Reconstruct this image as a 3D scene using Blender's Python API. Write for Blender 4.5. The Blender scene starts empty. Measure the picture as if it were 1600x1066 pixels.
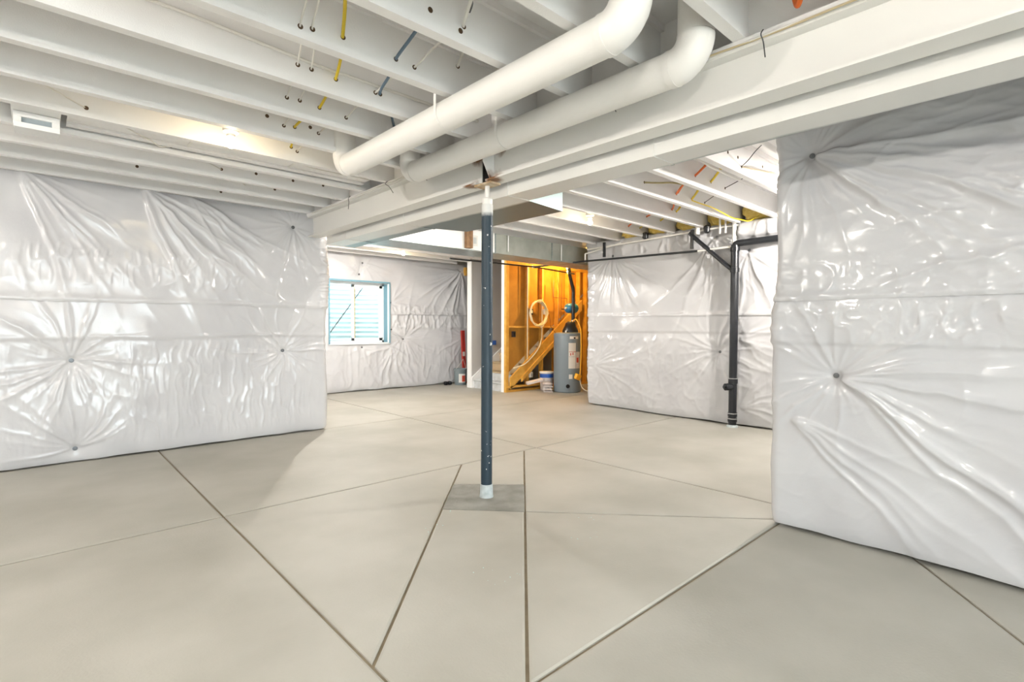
import bpy, math, random
import numpy as np
from mathutils import Vector, Matrix

# ------------------------------------------------------------------ camera, world, exposure
scene = bpy.context.scene
COL = scene.collection
cam_data = bpy.data.cameras.new('camera')
cam_data.sensor_width = 36.0
cam_data.lens = 812.0 / 1600.0 * 36.0
cam_data.clip_start = 0.05
cam = bpy.data.objects.new('camera', cam_data)
COL.objects.link(cam)
YAW, PIT, ROL = math.radians(47.33), math.radians(-1.61), math.radians(0.25)
fw = Vector((math.cos(YAW) * math.cos(PIT), math.sin(YAW) * math.cos(PIT), math.sin(PIT)))
rt = Vector((math.sin(YAW), -math.cos(YAW), 0))
up = rt.cross(fw)
r2 = math.cos(ROL) * rt + math.sin(ROL) * up
u2 = -math.sin(ROL) * rt + math.cos(ROL) * up
cam.matrix_world = Matrix(((r2.x, u2.x, -fw.x, 0.0), (r2.y, u2.y, -fw.y, 0.0), (r2.z, u2.z, -fw.z, 1.35), (0, 0, 0, 1)))
scene.camera = cam

world = bpy.data.worlds.new('sky')
scene.world = world
world.use_nodes = True
wn = world.node_tree
bg = wn.nodes['Background']
bg.inputs[0].default_value = (0.90, 0.95, 1.0, 1)      # even overcast sky
bg.inputs[1].default_value = 9.5
BULB = 1100.0
scene.view_settings.view_transform = 'Standard'
scene.view_settings.look = 'None'
scene.view_settings.gamma = 1.0
scene.view_settings.use_curve_mapping = False
scene.view_settings.exposure = 0.63

rng = random.Random(7)

# ------------------------------------------------------------------ materials
MATS = {}

def mat(name, col, rough=0.5, metal=0.0, col2=None, nscale=6.0, bump=0.0, bscale=60.0, spec=0.5, detail=3.0):
    m = bpy.data.materials.new(name)
    m.use_nodes = True
    nt = m.node_tree
    b = nt.nodes['Principled BSDF']
    b.inputs['Base Color'].default_value = (*col, 1)
    b.inputs['Roughness'].default_value = rough
    b.inputs['Metallic'].default_value = metal
    b.inputs['Specular IOR Level'].default_value = spec
    geo = nt.nodes.new('ShaderNodeNewGeometry')
    if col2 is not None:
        n = nt.nodes.new('ShaderNodeTexNoise')
        n.inputs['Scale'].default_value = nscale
        n.inputs['Detail'].default_value = detail
        nt.links.new(geo.outputs['Position'], n.inputs['Vector'])
        r = nt.nodes.new('ShaderNodeValToRGB')
        r.color_ramp.elements[0].position = 0.35
        r.color_ramp.elements[1].position = 0.65
        r.color_ramp.elements[0].color = (*col, 1)
        r.color_ramp.elements[1].color = (*col2, 1)
        nt.links.new(n.outputs['Fac'], r.inputs[0])
        nt.links.new(r.outputs[0], b.inputs['Base Color'])
    if bump:
        n2 = nt.nodes.new('ShaderNodeTexNoise')
        n2.inputs['Scale'].default_value = bscale
        n2.inputs['Detail'].default_value = 4
        nt.links.new(geo.outputs['Position'], n2.inputs['Vector'])
        bp = nt.nodes.new('ShaderNodeBump')
        bp.inputs['Strength'].default_value = bump
        bp.inputs['Distance'].default_value = 0.01
        nt.links.new(n2.outputs['Fac'], bp.inputs['Height'])
        nt.links.new(bp.outputs[0], b.inputs['Normal'])
    MATS[name] = m
    return m

def emit(name, col, strength):
    m = bpy.data.materials.new(name)
    m.use_nodes = True
    nt = m.node_tree
    nt.nodes.clear()
    o = nt.nodes.new('ShaderNodeOutputMaterial')
    e = nt.nodes.new('ShaderNodeEmission')
    e.inputs[0].default_value = (*col, 1)
    e.inputs[1].default_value = strength
    nt.links.new(e.outputs[0], o.inputs[0])
    MATS[name] = m
    return m

PAINT = mat('white_spray_paint', (0.88, 0.868, 0.855), 0.55, col2=(0.91, 0.90, 0.888), nscale=3, bump=0.15, bscale=180)
PAINTG = mat('white_paint_smooth', (0.87, 0.855, 0.82), 0.36, bump=0.08, bscale=120)
PLASTIC = mat('white_poly_facing', (0.55, 0.553, 0.575), 0.16, col2=(0.60, 0.603, 0.62), nscale=2.0, bump=0.05, bscale=60)
CONC = mat('poured_concrete', (0.42, 0.41, 0.38), 0.8, col2=(0.5, 0.49, 0.46), nscale=4, bump=0.3)
SLAB = mat('broom_smooth_slab', (0.372, 0.360, 0.315), 0.58, col2=(0.460, 0.447, 0.402), nscale=1.1, bump=0.12, bscale=70, detail=8, spec=0.35)
JOINT = mat('joint_filler', (0.22, 0.18, 0.12), 0.9, col2=(0.27, 0.225, 0.155), nscale=12)
PAD = mat('grout_pad', (0.20, 0.20, 0.18), 0.8, col2=(0.28, 0.275, 0.25), nscale=7, bump=0.3, bscale=60, detail=6)
WOOD = mat('pine_lumber', (0.60, 0.31, 0.045), 0.55, col2=(0.68, 0.39, 0.075), nscale=9, bump=0.1)
BOARD = mat('brown_backing_board', (0.36, 0.17, 0.022), 0.8, col2=(0.43, 0.21, 0.03), nscale=5)
OSB = mat('brown_wood_block', (0.20, 0.11, 0.05), 0.7, col2=(0.28, 0.16, 0.08), nscale=20)
DRYWALL = mat('grey_drywall', (0.46, 0.45, 0.44), 0.8, col2=(0.49, 0.48, 0.47), nscale=2)
WHITE = mat('clean_white', (0.86, 0.86, 0.85), 0.4)
BLACK = mat('black_abs', (0.012, 0.014, 0.018), 0.32)
DARK = mat('dark_void', (0.01, 0.009, 0.008), 0.9)
IRON = mat('black_iron', (0.045, 0.05, 0.055), 0.4, 0.6)
STEELBAND = mat('steel_band', (0.6, 0.6, 0.6), 0.3, 1.0)
GREY = mat('grey_mortar', (0.50, 0.55, 0.56), 0.7, col2=(0.38, 0.43, 0.44), nscale=25, bump=0.2)
HEATER = mat('grey_enamel', (0.19, 0.235, 0.27), 0.35)
YELLOW = mat('yellow_cable', (0.72, 0.53, 0.02), 0.45)
ORANGE = mat('orange_cable', (0.80, 0.17, 0.03), 0.45)
BLUE = mat('slate_blue_cable', (0.10, 0.16, 0.23), 0.45)
OLIVE = mat('dusty_olive_cable', (0.42, 0.36, 0.16), 0.6)
WCABLE = mat('overpainted_cable', (0.76, 0.74, 0.69), 0.5)
TAN = mat('tan_cable', (0.55, 0.45, 0.28), 0.5)
RED = mat('red_paint', (0.42, 0.03, 0.02), 0.5)
BLUEP = mat('blue_enamel', (0.02, 0.16, 0.34), 0.3)
BLUEL = mat('blue_label', (0.02, 0.10, 0.42), 0.45)
BATT = mat('yellow_fibreglass', (0.72, 0.50, 0.10), 0.95, col2=(0.8, 0.62, 0.2), nscale=30, bump=0.6, bscale=40)
PEX = mat('cream_tubing', (0.72, 0.66, 0.48), 0.45)
BUCKET = mat('grey_bucket', (0.18, 0.22, 0.235), 0.5)
CARPET = mat('beige_carpet', (0.50, 0.38, 0.23), 0.95, col2=(0.58, 0.45, 0.29), nscale=40, bump=0.5, bscale=200)
FILM = mat('carpet_film', (0.50, 0.51, 0.50), 0.22, col2=(0.62, 0.64, 0.65), nscale=9, bump=0.4, bscale=14)
PAPER = mat('grey_paper', (0.60, 0.55, 0.54), 0.8, col2=(0.72, 0.68, 0.66), nscale=14)
YPLAST = mat('yellow_plastic', (0.90, 0.46, 0.02), 0.4)
LABELW = mat('white_label', (0.75, 0.74, 0.70), 0.6)
REDL = mat('red_print', (0.55, 0.06, 0.03), 0.6)
VINYL = mat('white_vinyl', (0.80, 0.84, 0.86), 0.35)
BLUEFILM = mat('blue_film', (0.16, 0.33, 0.42), 0.4)
WELL = mat('galvanised_well', (0.62, 0.74, 0.75), 0.4, 0.25)
GALV = mat('galvanised_sheet', (0.30, 0.36, 0.36), 0.32, 0.85, col2=(0.40, 0.45, 0.44), nscale=14)
GALVL = mat('dull_galvanised', (0.34, 0.36, 0.32), 0.45, 0.6, col2=(0.42, 0.44, 0.40), nscale=5)
WASHER = mat('grey_washer', (0.16, 0.17, 0.18), 0.4, 0.6)
TEALCHIP = mat('teal_paint_chip', (0.10, 0.45, 0.45), 0.6)
GREYBOX = mat('slot_grey', (0.33, 0.38, 0.41), 0.6)
GLOW = emit('lit_bulb', (1.0, 0.80, 0.50), BULB * 0.06)
GLOWB = emit('fill_bulb_bright', (1.0, 0.94, 0.86), BULB * 2.5)  # strong glow for unseen bulbs around the camera
GLOWX = emit('fill_bulb_strong', (1.0, 0.94, 0.86), BULB * 3.6)  # strongest glow, for added bulbs in the alcove and window bay
GLOWM = emit('fill_bulb_medium', (1.0, 0.93, 0.84), BULB * 0.7)  # weaker glow for added bulbs out of view
GLOWW = emit('lit_bulb_amber', (1.0, 0.55, 0.12), BULB * 1.3)

def mix_paint_galv():
    m = bpy.data.materials.new('half_painted_duct')
    m.use_nodes = True
    nt = m.node_tree
    b = nt.nodes['Principled BSDF']
    geo = nt.nodes.new('ShaderNodeNewGeometry')
    sep = nt.nodes.new('ShaderNodeSeparateXYZ')
    nt.links.new(geo.outputs['Position'], sep.inputs[0])
    n = nt.nodes.new('ShaderNodeTexNoise')
    n.inputs['Scale'].default_value = 1.8
    n.inputs['Detail'].default_value = 3
    nt.links.new(geo.outputs['Position'], n.inputs['Vector'])
    a = nt.nodes.new('ShaderNodeMath'); a.operation = 'MULTIPLY_ADD'
    a.inputs[1].default_value = 0.10
    nt.links.new(n.outputs['Fac'], a.inputs[0])
    nt.links.new(sep.outputs['X'], a.inputs[2])
    mr = nt.nodes.new('ShaderNodeMapRange')
    mr.inputs['From Min'].default_value = 3.01
    mr.inputs['From Max'].default_value = 3.06
    nt.links.new(a.outputs[0], mr.inputs['Value'])
    mx = nt.nodes.new('ShaderNodeMix'); mx.data_type = 'RGBA'
    mx.inputs[6].default_value = (0.80, 0.79, 0.76, 1)
    mx.inputs[7].default_value = (0.19, 0.24, 0.24, 1)
    nt.links.new(mr.outputs[0], mx.inputs[0])
    nt.links.new(mx.outputs[2], b.inputs['Base Color'])
    m2 = nt.nodes.new('ShaderNodeMath'); m2.operation = 'MULTIPLY'; m2.inputs[1].default_value = 0.85
    nt.links.new(mr.outputs[0], m2.inputs[0])
    nt.links.new(m2.outputs[0], b.inputs['Metallic'])
    b.inputs['Roughness'].default_value = 0.36
    return m
DUCTMIX = mix_paint_galv()

def beam_paint():
    m = bpy.data.materials.new('painted_steel_with_rust')
    m.use_nodes = True
    nt = m.node_tree
    b = nt.nodes['Principled BSDF']
    geo = nt.nodes.new('ShaderNodeNewGeometry')
    n = nt.nodes.new('ShaderNodeTexNoise')
    n.inputs['Scale'].default_value = 22
    nt.links.new(geo.outputs['Position'], n.inputs['Vector'])
    def blob(c, r):
        d = nt.nodes.new('ShaderNodeVectorMath'); d.operation = 'DISTANCE'
        d.inputs[1].default_value = c
        nt.links.new(geo.outputs['Position'], d.inputs[0])
        a = nt.nodes.new('ShaderNodeMath'); a.operation = 'MULTIPLY_ADD'
        a.inputs[1].default_value = 0.05
        nt.links.new(n.outputs['Fac'], a.inputs[0]); nt.links.new(d.outputs['Value'], a.inputs[2])
        mr = nt.nodes.new('ShaderNodeMapRange')
        mr.inputs['From Min'].default_value = r; mr.inputs['From Max'].default_value = r + 0.05
        mr.inputs['To Min'].default_value = 1; mr.inputs['To Max'].default_value = 0
        nt.links.new(a.outputs[0], mr.inputs['Value'])
        return mr.outputs[0]
    outs = [blob((2.58, 3.02, 2.465), 0.07), blob((2.58, 3.29, 2.465), 0.06), blob((2.60, 3.25, 2.70), 0.07), blob((2.60, 2.98, 2.71), 0.06)]
    cur = outs[0]
    for o in outs[1:]:
        mm = nt.nodes.new('ShaderNodeMath'); mm.operation = 'MAXIMUM'
        nt.links.new(cur, mm.inputs[0]); nt.links.new(o, mm.inputs[1]); cur = mm.outputs[0]
    mx = nt.nodes.new('ShaderNodeMix'); mx.data_type = 'RGBA'
    mx.inputs[6].default_value = (0.81, 0.80, 0.77, 1)
    mx.inputs[7].default_value = (0.20, 0.085, 0.025, 1)
    nt.links.new(cur, mx.inputs[0])
    nt.links.new(mx.outputs[2], b.inputs['Base Color'])
    b.inputs['Roughness'].default_value = 0.42
    return m
BEAMP = beam_paint()

def post_paint():
    m = bpy.data.materials.new('speckled_blue_steel')
    m.use_nodes = True
    nt = m.node_tree
    b = nt.nodes['Principled BSDF']
    geo = nt.nodes.new('ShaderNodeNewGeometry')
    sep = nt.nodes.new('ShaderNodeSeparateXYZ'); nt.links.new(geo.outputs['Position'], sep.inputs[0])
    n = nt.nodes.new('ShaderNodeTexNoise'); n.inputs['Scale'].default_value = 26; n.inputs['Detail'].default_value = 2
    nt.links.new(geo.outputs['Position'], n.inputs['Vector'])
    sp = nt.nodes.new('ShaderNodeMapRange'); sp.inputs['From Min'].default_value = 0.70; sp.inputs['From Max'].default_value = 0.73
    nt.links.new(n.outputs['Fac'], sp.inputs['Value'])
    n2 = nt.nodes.new('ShaderNodeTexNoise'); n2.inputs['Scale'].default_value = 18
    nt.links.new(geo.outputs['Position'], n2.inputs['Vector'])
    a = nt.nodes.new('ShaderNodeMath'); a.operation = 'MULTIPLY_ADD'; a.inputs[1].default_value = 0.06
    nt.links.new(n2.outputs['Fac'], a.inputs[0]); nt.links.new(sep.outputs['Z'], a.inputs[2])
    tp = nt.nodes.new('ShaderNodeMapRange'); tp.inputs['From Min'].default_value = 2.235; tp.inputs['From Max'].default_value = 2.27
    nt.links.new(a.outputs[0], tp.inputs['Value'])
    mxm = nt.nodes.new('ShaderNodeMath'); mxm.operation = 'MAXIMUM'
    nt.links.new(sp.outputs[0], mxm.inputs[0]); nt.links.new(tp.outputs[0], mxm.inputs[1])
    mx = nt.nodes.new('ShaderNodeMix'); mx.data_type = 'RGBA'
    mx.inputs[6].default_value = (0.014, 0.034, 0.052, 1)
    mx.inputs[7].default_value = (0.72, 0.72, 0.70, 1)
    nt.links.new(mxm.outputs[0], mx.inputs[0]); nt.links.new(mx.outputs[2], b.inputs['Base Color'])
    b.inputs['Roughness'].default_value = 0.48
    return m
POSTP = post_paint()

def glass_mat():
    m = bpy.data.materials.new('window_glass')
    m.use_nodes = True
    nt = m.node_tree
    nt.nodes.clear()
    o = nt.nodes.new('ShaderNodeOutputMaterial')
    t = nt.nodes.new('ShaderNodeBsdfTransparent'); t.inputs[0].default_value = (0.93, 0.97, 0.97, 1)
    g = nt.nodes.new('ShaderNodeBsdfGlossy'); g.inputs['Roughness'].default_value = 0.02
    fr = nt.nodes.new('ShaderNodeFresnel'); fr.inputs[0].default_value = 1.45
    mx = nt.nodes.new('ShaderNodeMixShader')
    nt.links.new(fr.outputs[0], mx.inputs[0]); nt.links.new(t.outputs[0], mx.inputs[1]); nt.links.new(g.outputs[0], mx.inputs[2])
    nt.links.new(mx.outputs[0], o.inputs[0])
    return m
GLASS = glass_mat()

# ------------------------------------------------------------------ mesh helpers
class MB:
    def __init__(s):
        s.v, s.f = [], []
    def add(s, v, f):
        o = len(s.v)
        s.v += [tuple(p) for p in v]
        s.f += [tuple(i + o for i in q) for q in f]
        return s
    def box(s, x0, x1, y0, y1, z0, z1):
        return s.add([(x0, y0, z0), (x1, y0, z0), (x1, y1, z0), (x0, y1, z0), (x0, y0, z1), (x1, y0, z1), (x1, y1, z1), (x0, y1, z1)],
                     [(0, 3, 2, 1), (4, 5, 6, 7), (0, 1, 5, 4), (1, 2, 6, 5), (2, 3, 7, 6), (3, 0, 4, 7)])
    def prism(s, pts, d):
        n = len(pts)
        a = [Vector(p) for p in pts]
        d = Vector(d)
        return s.add(a + [p + d for p in a], [tuple(range(n))[::-1], tuple(range(n, 2 * n))] + [(i, (i + 1) % n, (i + 1) % n + n, i + n) for i in range(n)])
    def tube(s, path, r, n=10, cap=True):
        P = [Vector(p) for p in path]
        m = len(P)
        rr = r if isinstance(r, (list, tuple)) else [r] * m
        t0 = (P[1] - P[0]).normalized()
        ref = Vector((0, 0, 1)) if abs(t0.z) < 0.9 else Vector((1, 0, 0))
        nrm = (ref - t0 * ref.dot(t0)).normalized()
        V = []
        for i in range(m):
            t = (P[min(i + 1, m - 1)] - P[max(i - 1, 0)])
            t = t.normalized() if t.length > 1e-9 else t0
            nrm = (nrm - t * nrm.dot(t)).normalized()
            b = t.cross(nrm)
            for k in range(n):
                a = 2 * math.pi * k / n
                V.append(P[i] + (nrm * math.cos(a) + b * math.sin(a)) * rr[i])
        F = [(i * n + k, i * n + (k + 1) % n, (i + 1) * n + (k + 1) % n, (i + 1) * n + k) for i in range(m - 1) for k in range(n)]
        if cap:
            F += [tuple(range(n))[::-1], tuple(range((m - 1) * n, m * n))]
        return s.add(V, F)
    def lathe(s, prof, c, n=24, axis='Z'):
        V, F = [], []
        for (r, h) in prof:
            for k in range(n):
                a = 2 * math.pi * k / n
                p = (r * math.cos(a), r * math.sin(a), h)
                if axis == 'X': p = (h, r * math.cos(a), r * math.sin(a))
                if axis == 'Y': p = (r * math.sin(a), h, r * math.cos(a))
                V.append((p[0] + c[0], p[1] + c[1], p[2] + c[2]))
        m = len(prof)
        F = [(i * n + k, i * n + (k + 1) % n, (i + 1) * n + (k + 1) % n, (i + 1) * n + k) for i in range(m - 1) for k in range(n)]
        F += [tuple(range(n))[::-1], tuple(range((m - 1) * n, m * n))]
        return s.add(V, F)
    def build(s, name, m, parent=None, smooth=False, bevel=0.0, angle=40):
        me = bpy.data.meshes.new(name)
        me.from_pydata(s.v, [], s.f)
        me.validate()
        me.materials.append(m)
        o = bpy.data.objects.new(name, me)
        COL.objects.link(o)
        if parent is not None:
            o.parent = parent
            o.matrix_parent_inverse = parent.matrix_world.inverted() if parent.type != 'EMPTY' else Matrix.Translation(-parent.location)
        if smooth:
            me.polygons.foreach_set('use_smooth', [True] * len(me.polygons))
            try:
                me.set_sharp_from_angle(angle=math.radians(angle))
            except Exception:
                pass
        if bevel:
            b = o.modifiers.new('bevel', 'BEVEL')
            b.width = bevel; b.segments = 2; b.limit_method = 'ANGLE'
        return o

def thing(name, label, cat, loc, group=None):
    o = bpy.data.objects.new(name, None)
    o.empty_display_size = 0.1
    o.location = loc
    COL.objects.link(o)
    return tag(o, label, cat, group)

def tag(o, label, cat, group=None, kind=None):
    o['label'] = label
    o['category'] = cat
    if group: o['group'] = group
    if kind: o['kind'] = kind
    return o

def struct(o, label=None, cat=None):
    o['kind'] = 'structure'
    if label: o['label'] = label
    if cat: o['category'] = cat
    return o

def smooth_path(pts, sub=8):
    P = [Vector(p) for p in pts]
    if len(P) < 3:
        return P
    out = []
    for i in range(len(P) - 1):
        p0 = P[max(i - 1, 0)]; p1 = P[i]; p2 = P[i + 1]; p3 = P[min(i + 2, len(P) - 1)]
        for k in range(sub):
            t = k / sub
            out.append(0.5 * ((2 * p1) + (p2 - p0) * t + (2 * p0 - 5 * p1 + 4 * p2 - p3) * t * t + (3 * p1 - p0 - 3 * p2 + p3) * t ** 3))
    out.append(P[-1])
    return out

def fillet(pts, rad, sub=8):
    """polyline with rounded corners"""
    P = [Vector(p) for p in pts]
    out = [P[0]]
    for i in range(1, len(P) - 1):
        a = (P[i - 1] - P[i]).normalized(); b = (P[i + 1] - P[i]).normalized()
        r = min(rad, (P[i - 1] - P[i]).length * 0.49, (P[i + 1] - P[i]).length * 0.49)
        for k in range(sub + 1):
            t = k / sub
            p = (P[i] + a * r) * (1 - t) ** 2 + P[i] * 2 * t * (1 - t) + (P[i] + b * r) * t * t
            out.append(p)
    out.append(P[-1])
    return out

ORD = ['first', 'second', 'third', 'fourth', 'fifth', 'sixth', 'seventh', 'eighth', 'ninth', 'tenth', 'eleventh', 'twelfth', 'thirteenth', 'fourteenth', 'fifteenth']

# ------------------------------------------------------------------ levels
ZJ = 2.752          # underside of joists
ZT = 3.054          # underside of subfloor

# ------------------------------------------------------------------ the floor: slab panels with tooled joints
def clip(poly, n, c):
    a, b = [], []
    m = len(poly)
    for i in range(m):
        p, q = poly[i], poly[(i + 1) % m]
        dp = p[0] * n[0] + p[1] * n[1] - c
        dq = q[0] * n[0] + q[1] * n[1] - c
        (a if dp >= 0 else b).append(p)
        if dp * dq < 0:
            t = dp / (dp - dq)
            x = (p[0] + (q[0] - p[0]) * t, p[1] + (q[1] - p[1]) * t)
            a.append(x); b.append(x)
    return (a if len(a) > 2 else None), (b if len(b) > 2 else None)

def line(p, q):
    d = (q[0] - p[0], q[1] - p[1])
    n = (-d[1], d[0])
    l = math.hypot(*n)
    n = (n[0] / l, n[1] / l)
    return n, n[0] * p[0] + n[1] * p[1]

fm = MB().box(-3.4, 11.5, -3.4, 10.3, -0.16, -0.012)
floor = struct(fm.build('floor', JOINT), 'pale trowelled concrete slab cut into panels by tooled joints', 'floor')
LX, LY, LY2, LY3, LX2 = ((0.97, 0), (0.97, 1)), ((0, 4.05), (1, 4.05)), ((0, 6.62), (1, 6.62)), ((0, 1.36), (1, 1.36)), ((4.16, 1.5), (3.99, 9.25))
D1, D2 = ((0.97, 1.86), (3.06, 4.04)), ((1.36, 1.38), (3.90, 4.03))
D3, DB = ((2.22, 3.13), (3.84, 1.40)), ((2.62, 3.58), (3.075, 3.16))
D4 = ((3.66, 0.52), (3.11, 0.12))
polys = []
root = [(-3.4, -3.4), (11.5, -3.4), (11.5, 10.3), (-3.4, 10.3)]
a, b = clip(root, *line(*LY))      # a: Y>4.05
a1, a2 = clip(a, *line(*LX2))
for q in (a1, a2):
    r, t = clip(q, *line(*LY2))
    for w in (r, t):
        if w:
            e, g = clip(w, *line(*LX))
            polys += [k for k in (e, g) if k]
b1, b2 = clip(b, *line(*LX2))      # below
right = b2 if sum(p[0] for p in b2) / len(b2) > 5 else b1
left = b1 if right is b2 else b2
polys.append(right)
c1, c2 = clip(left, *line(*LX))
west, mid = (c1, c2) if sum(p[0] for p in c1) / len(c1) < 0.9 else (c2, c1)
polys.append(west)
m1, m2 = clip(mid, *line(*LY3))    # m1: above 1.36
lo1, lo2 = clip(m2, *line(*D4))
polys += [lo1, lo2]
t1, t2 = clip(m1, *line(*D1))
polys.append(t1)
s1, s2 = clip(t2, *line(*D2))      # s1 strip between, s2 right of D2
strip = s1
k1, k2 = clip(s2, *line(*D3))
polys += [k1, k2]
q1, q2 = clip(strip, *line(*DB))
polys.append(q1)
q3, q4 = clip(q2, *line(*D3))
padpoly = q3
polys.append(q4)

def slab(poly, name, m, top=0.0, gap=0.008):
    ar = sum(poly[i][0] * poly[(i + 1) % len(poly)][1] - poly[(i + 1) % len(poly)][0] * poly[i][1] for i in range(len(poly)))
    if ar < 0: poly = poly[::-1]
    n = len(poly)
    def inset(d):
        out = []
        for i in range(n):
            p, c, q = Vector(poly[i - 1]), Vector(poly[i]), Vector(poly[(i + 1) % n])
            e1 = (c - p).normalized(); e2 = (q - c).normalized()
            n1 = Vector((-e1.y, e1.x)); n2 = Vector((-e2.y, e2.x))
            den = 1 + n1.dot(n2)
            out.append(c + (n1 + n2) * (d / max(den, 0.2)))
        return out
    A = inset(gap); B = inset(gap + 0.011)
    V = [(p.x, p.y, -0.0125) for p in A] + [(p.x, p.y, top - 0.004) for p in A] + [(p.x, p.y, top) for p in B]
    F = [tuple(range(2 * n, 3 * n))]
    for i in range(n):
        j = (i + 1) % n
        F += [(i, j, n + j, n + i), (n + i, n + j, 2 * n + j, 2 * n + i)]
    return MB().add(V, F).build(name, m, floor)

for p in polys:
    if p: slab(p, 'slab_panel', SLAB)
pad = slab(padpoly, 'column_pad', PAD, top=-0.002, gap=0.003)
pad['label'] = 'darker grey grout diamond around the post foot'

# ------------------------------------------------------------------ foundation walls and ceiling deck
def sbox(name, m, label, *bx):
    return struct(MB().box(*bx).build(name, m), label, 'wall' if name.startswith('wall') else 'ceiling')
sbox('wall_left', CONC, 'concrete foundation wall behind the left insulation', -3.4, 2.70, 6.70, 6.95, -0.1, ZT)
sbox('wall_left_return', CONC, 'concrete return wall behind the left insulation corner', 2.45, 2.70, 6.95, 10.35, -0.1, ZT)
sbox('wall_right', CONC, 'concrete foundation wall behind the near right insulation', 3.82, 4.05, -3.4, 1.22, -0.1, ZT)
sbox('wall_right_return', CONC, 'concrete return behind the near right insulation corner', 4.05, 7.45, 0.98, 1.22, -0.1, ZT)
sbox('wall_right_far', CONC, 'concrete foundation wall behind the far right insulation', 7.20, 7.45, 1.22, 5.62, -0.1, ZT)
sbox('wall_mechanical', CONC, 'concrete side wall of the water heater nook', 7.45, 11.5, 5.38, 5.62, -0.1, ZT)
sbox('wall_mechanical_back', CONC, 'concrete end wall beyond the water heater', 11.3, 11.5, 5.62, 10.3, -0.1, ZT)
sbox('wall_near_left', DRYWALL, 'pale wall closing the room to the left of the camera', -3.4, -3.2, -3.4, 6.70, -0.1, ZT)
# wall behind the camera, with a patio door opening added for fill light
bk = MB()
bk.box(-3.2, -1.6, -3.4, -3.2, -0.1, ZT); bk.box(2.2, 3.82, -3.4, -3.2, -0.1, ZT); bk.box(-1.6, 2.2, -3.4, -3.2, 2.2, ZT)
struct(bk.build('wall_back', DRYWALL), 'pale wall behind the camera with an added wide patio door opening', 'wall')
# window wall of the far bay (opening 4.26..5.56 x 0.99..2.26)
WX0, WX1, WZ0, WZ1 = 4.27, 5.57, 0.985, 2.255
wl = MB()
wl.box(2.70, WX0, 10.06, 10.35, -0.1, ZT); wl.box(WX1, 11.3, 10.06, 10.35, -0.1, ZT)
wl.box(WX0, WX1, 10.06, 10.35, -0.1, WZ0); wl.box(WX0, WX1, 10.06, 10.35, WZ1, ZT)
struct(wl.build('wall_window', CONC), 'concrete foundation wall around the basement window', 'wall')
# ceiling deck split by a stair opening
cd = MB()
cd.box(-3.4, 11.5, -3.4, 7.75, ZT, ZT + 0.03); cd.box(-3.4, 7.4, 7.75, 10.35, ZT, ZT + 0.03); cd.box(7.4, 11.5, 9.1, 10.35, ZT, ZT + 0.03)
cd.box(7.4, 11.5, 7.75, 9.1, 5.2, 5.25)
cd.box(7.36, 7.4, 7.7, 9.14, ZT, 5.25); cd.box(11.5, 11.54, 7.7, 9.14, ZT, 5.25); cd.box(7.36, 11.54, 7.7, 7.74, ZT, 5.25); cd.box(7.36, 11.54, 9.1, 9.14, ZT, 5.25)  # unseen stairwell sides, added to keep daylight off the stair
struct(cd.build('ceiling', PAINT), 'white sprayed floor deck seen between the joists', 'ceiling')

# ------------------------------------------------------------------ joists (continuous, running along X)
JC = [0.165 + 0.4925 * k for k in range(-1, 20)]
JC = [3.61 + 0.4925 * k for k in range(-8, 13)]
def joist_meshes(x0, x1):
    out = []
    for nm, bx in (('bottom_flange', (x0, x1, -0.030, 0.030, ZJ, ZJ + 0.038)), ('web', (x0, x1, -0.006, 0.006, ZJ + 0.038, ZT - 0.038)), ('top_flange', (x0, x1, -0.030, 0.030, ZT - 0.038, ZT))):
        mb = MB().box(*bx)
        me = bpy.data.meshes.new(nm); me.from_pydata(mb.v, [], mb.f); me.materials.append(PAINT)
        out.append((nm, me))
    return out
jm_long = joist_meshes(-3.2, 7.3)
jm_short = joist_meshes(2.70, 7.06)
jm_mid = joist_meshes(2.70, 8.6)
holemb = MB().lathe([(0.014, -0.0012), (0.014, 0.0)], (0, 0, 0), 10, 'Y')
hole_me = bpy.data.meshes.new('cable_hole'); hole_me.from_pydata(holemb.v, [], holemb.f); hole_me.materials.append(mat('drilled_wood', (0.10, 0.06, 0.03), 0.9))
blk = MB().box(2.642, 2.660, 0.006, 0.4925 - 0.006, ZJ, ZT)
blk_me = bpy.data.meshes.new('blocking_panel'); blk_me.from_pydata(blk.v, [], blk.f); blk_me.materials.append(PAINT)
joists = []
inroom = [y for y in JC if y < 6.62]
far = [y for y in JC if y >= 6.62]
for y in JC:
    if y < 6.62:
        i = len(inroom) - 1 - inroom.index(y)
        lab = 'white ceiling joist, %s from the left insulated wall counting towards the camera' % ORD[i]
        ms = jm_long
    else:
        i = len(far) - 1 - far.index(y)
        lab = 'white ceiling joist beyond the ducts, %s from the window wall' % ORD[i]
        ms = jm_mid if y < 7.7 else jm_short
    t = thing('ceiling_joist', lab, 'joist', (0, y, 0), 'ceiling joists')
    joists.append(t)
    for nm, me in ms:
        o = bpy.data.objects.new(nm, me); COL.objects.link(o); o.parent = t
    if y < 6.3:
        o = bpy.data.objects.new('blocking_panel', blk_me); COL.objects.link(o); o.parent = t

def drill(x, y, z):
    """a drilled cable hole in the web of the joist nearest to y"""
    k = min(range(len(JC)), key=lambda i: abs(JC[i] - y))
    o = bpy.data.objects.new('cable_hole', hole_me); COL.objects.link(o)
    o.parent = joists[k]; o.location = (x, -0.0062, z)

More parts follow.
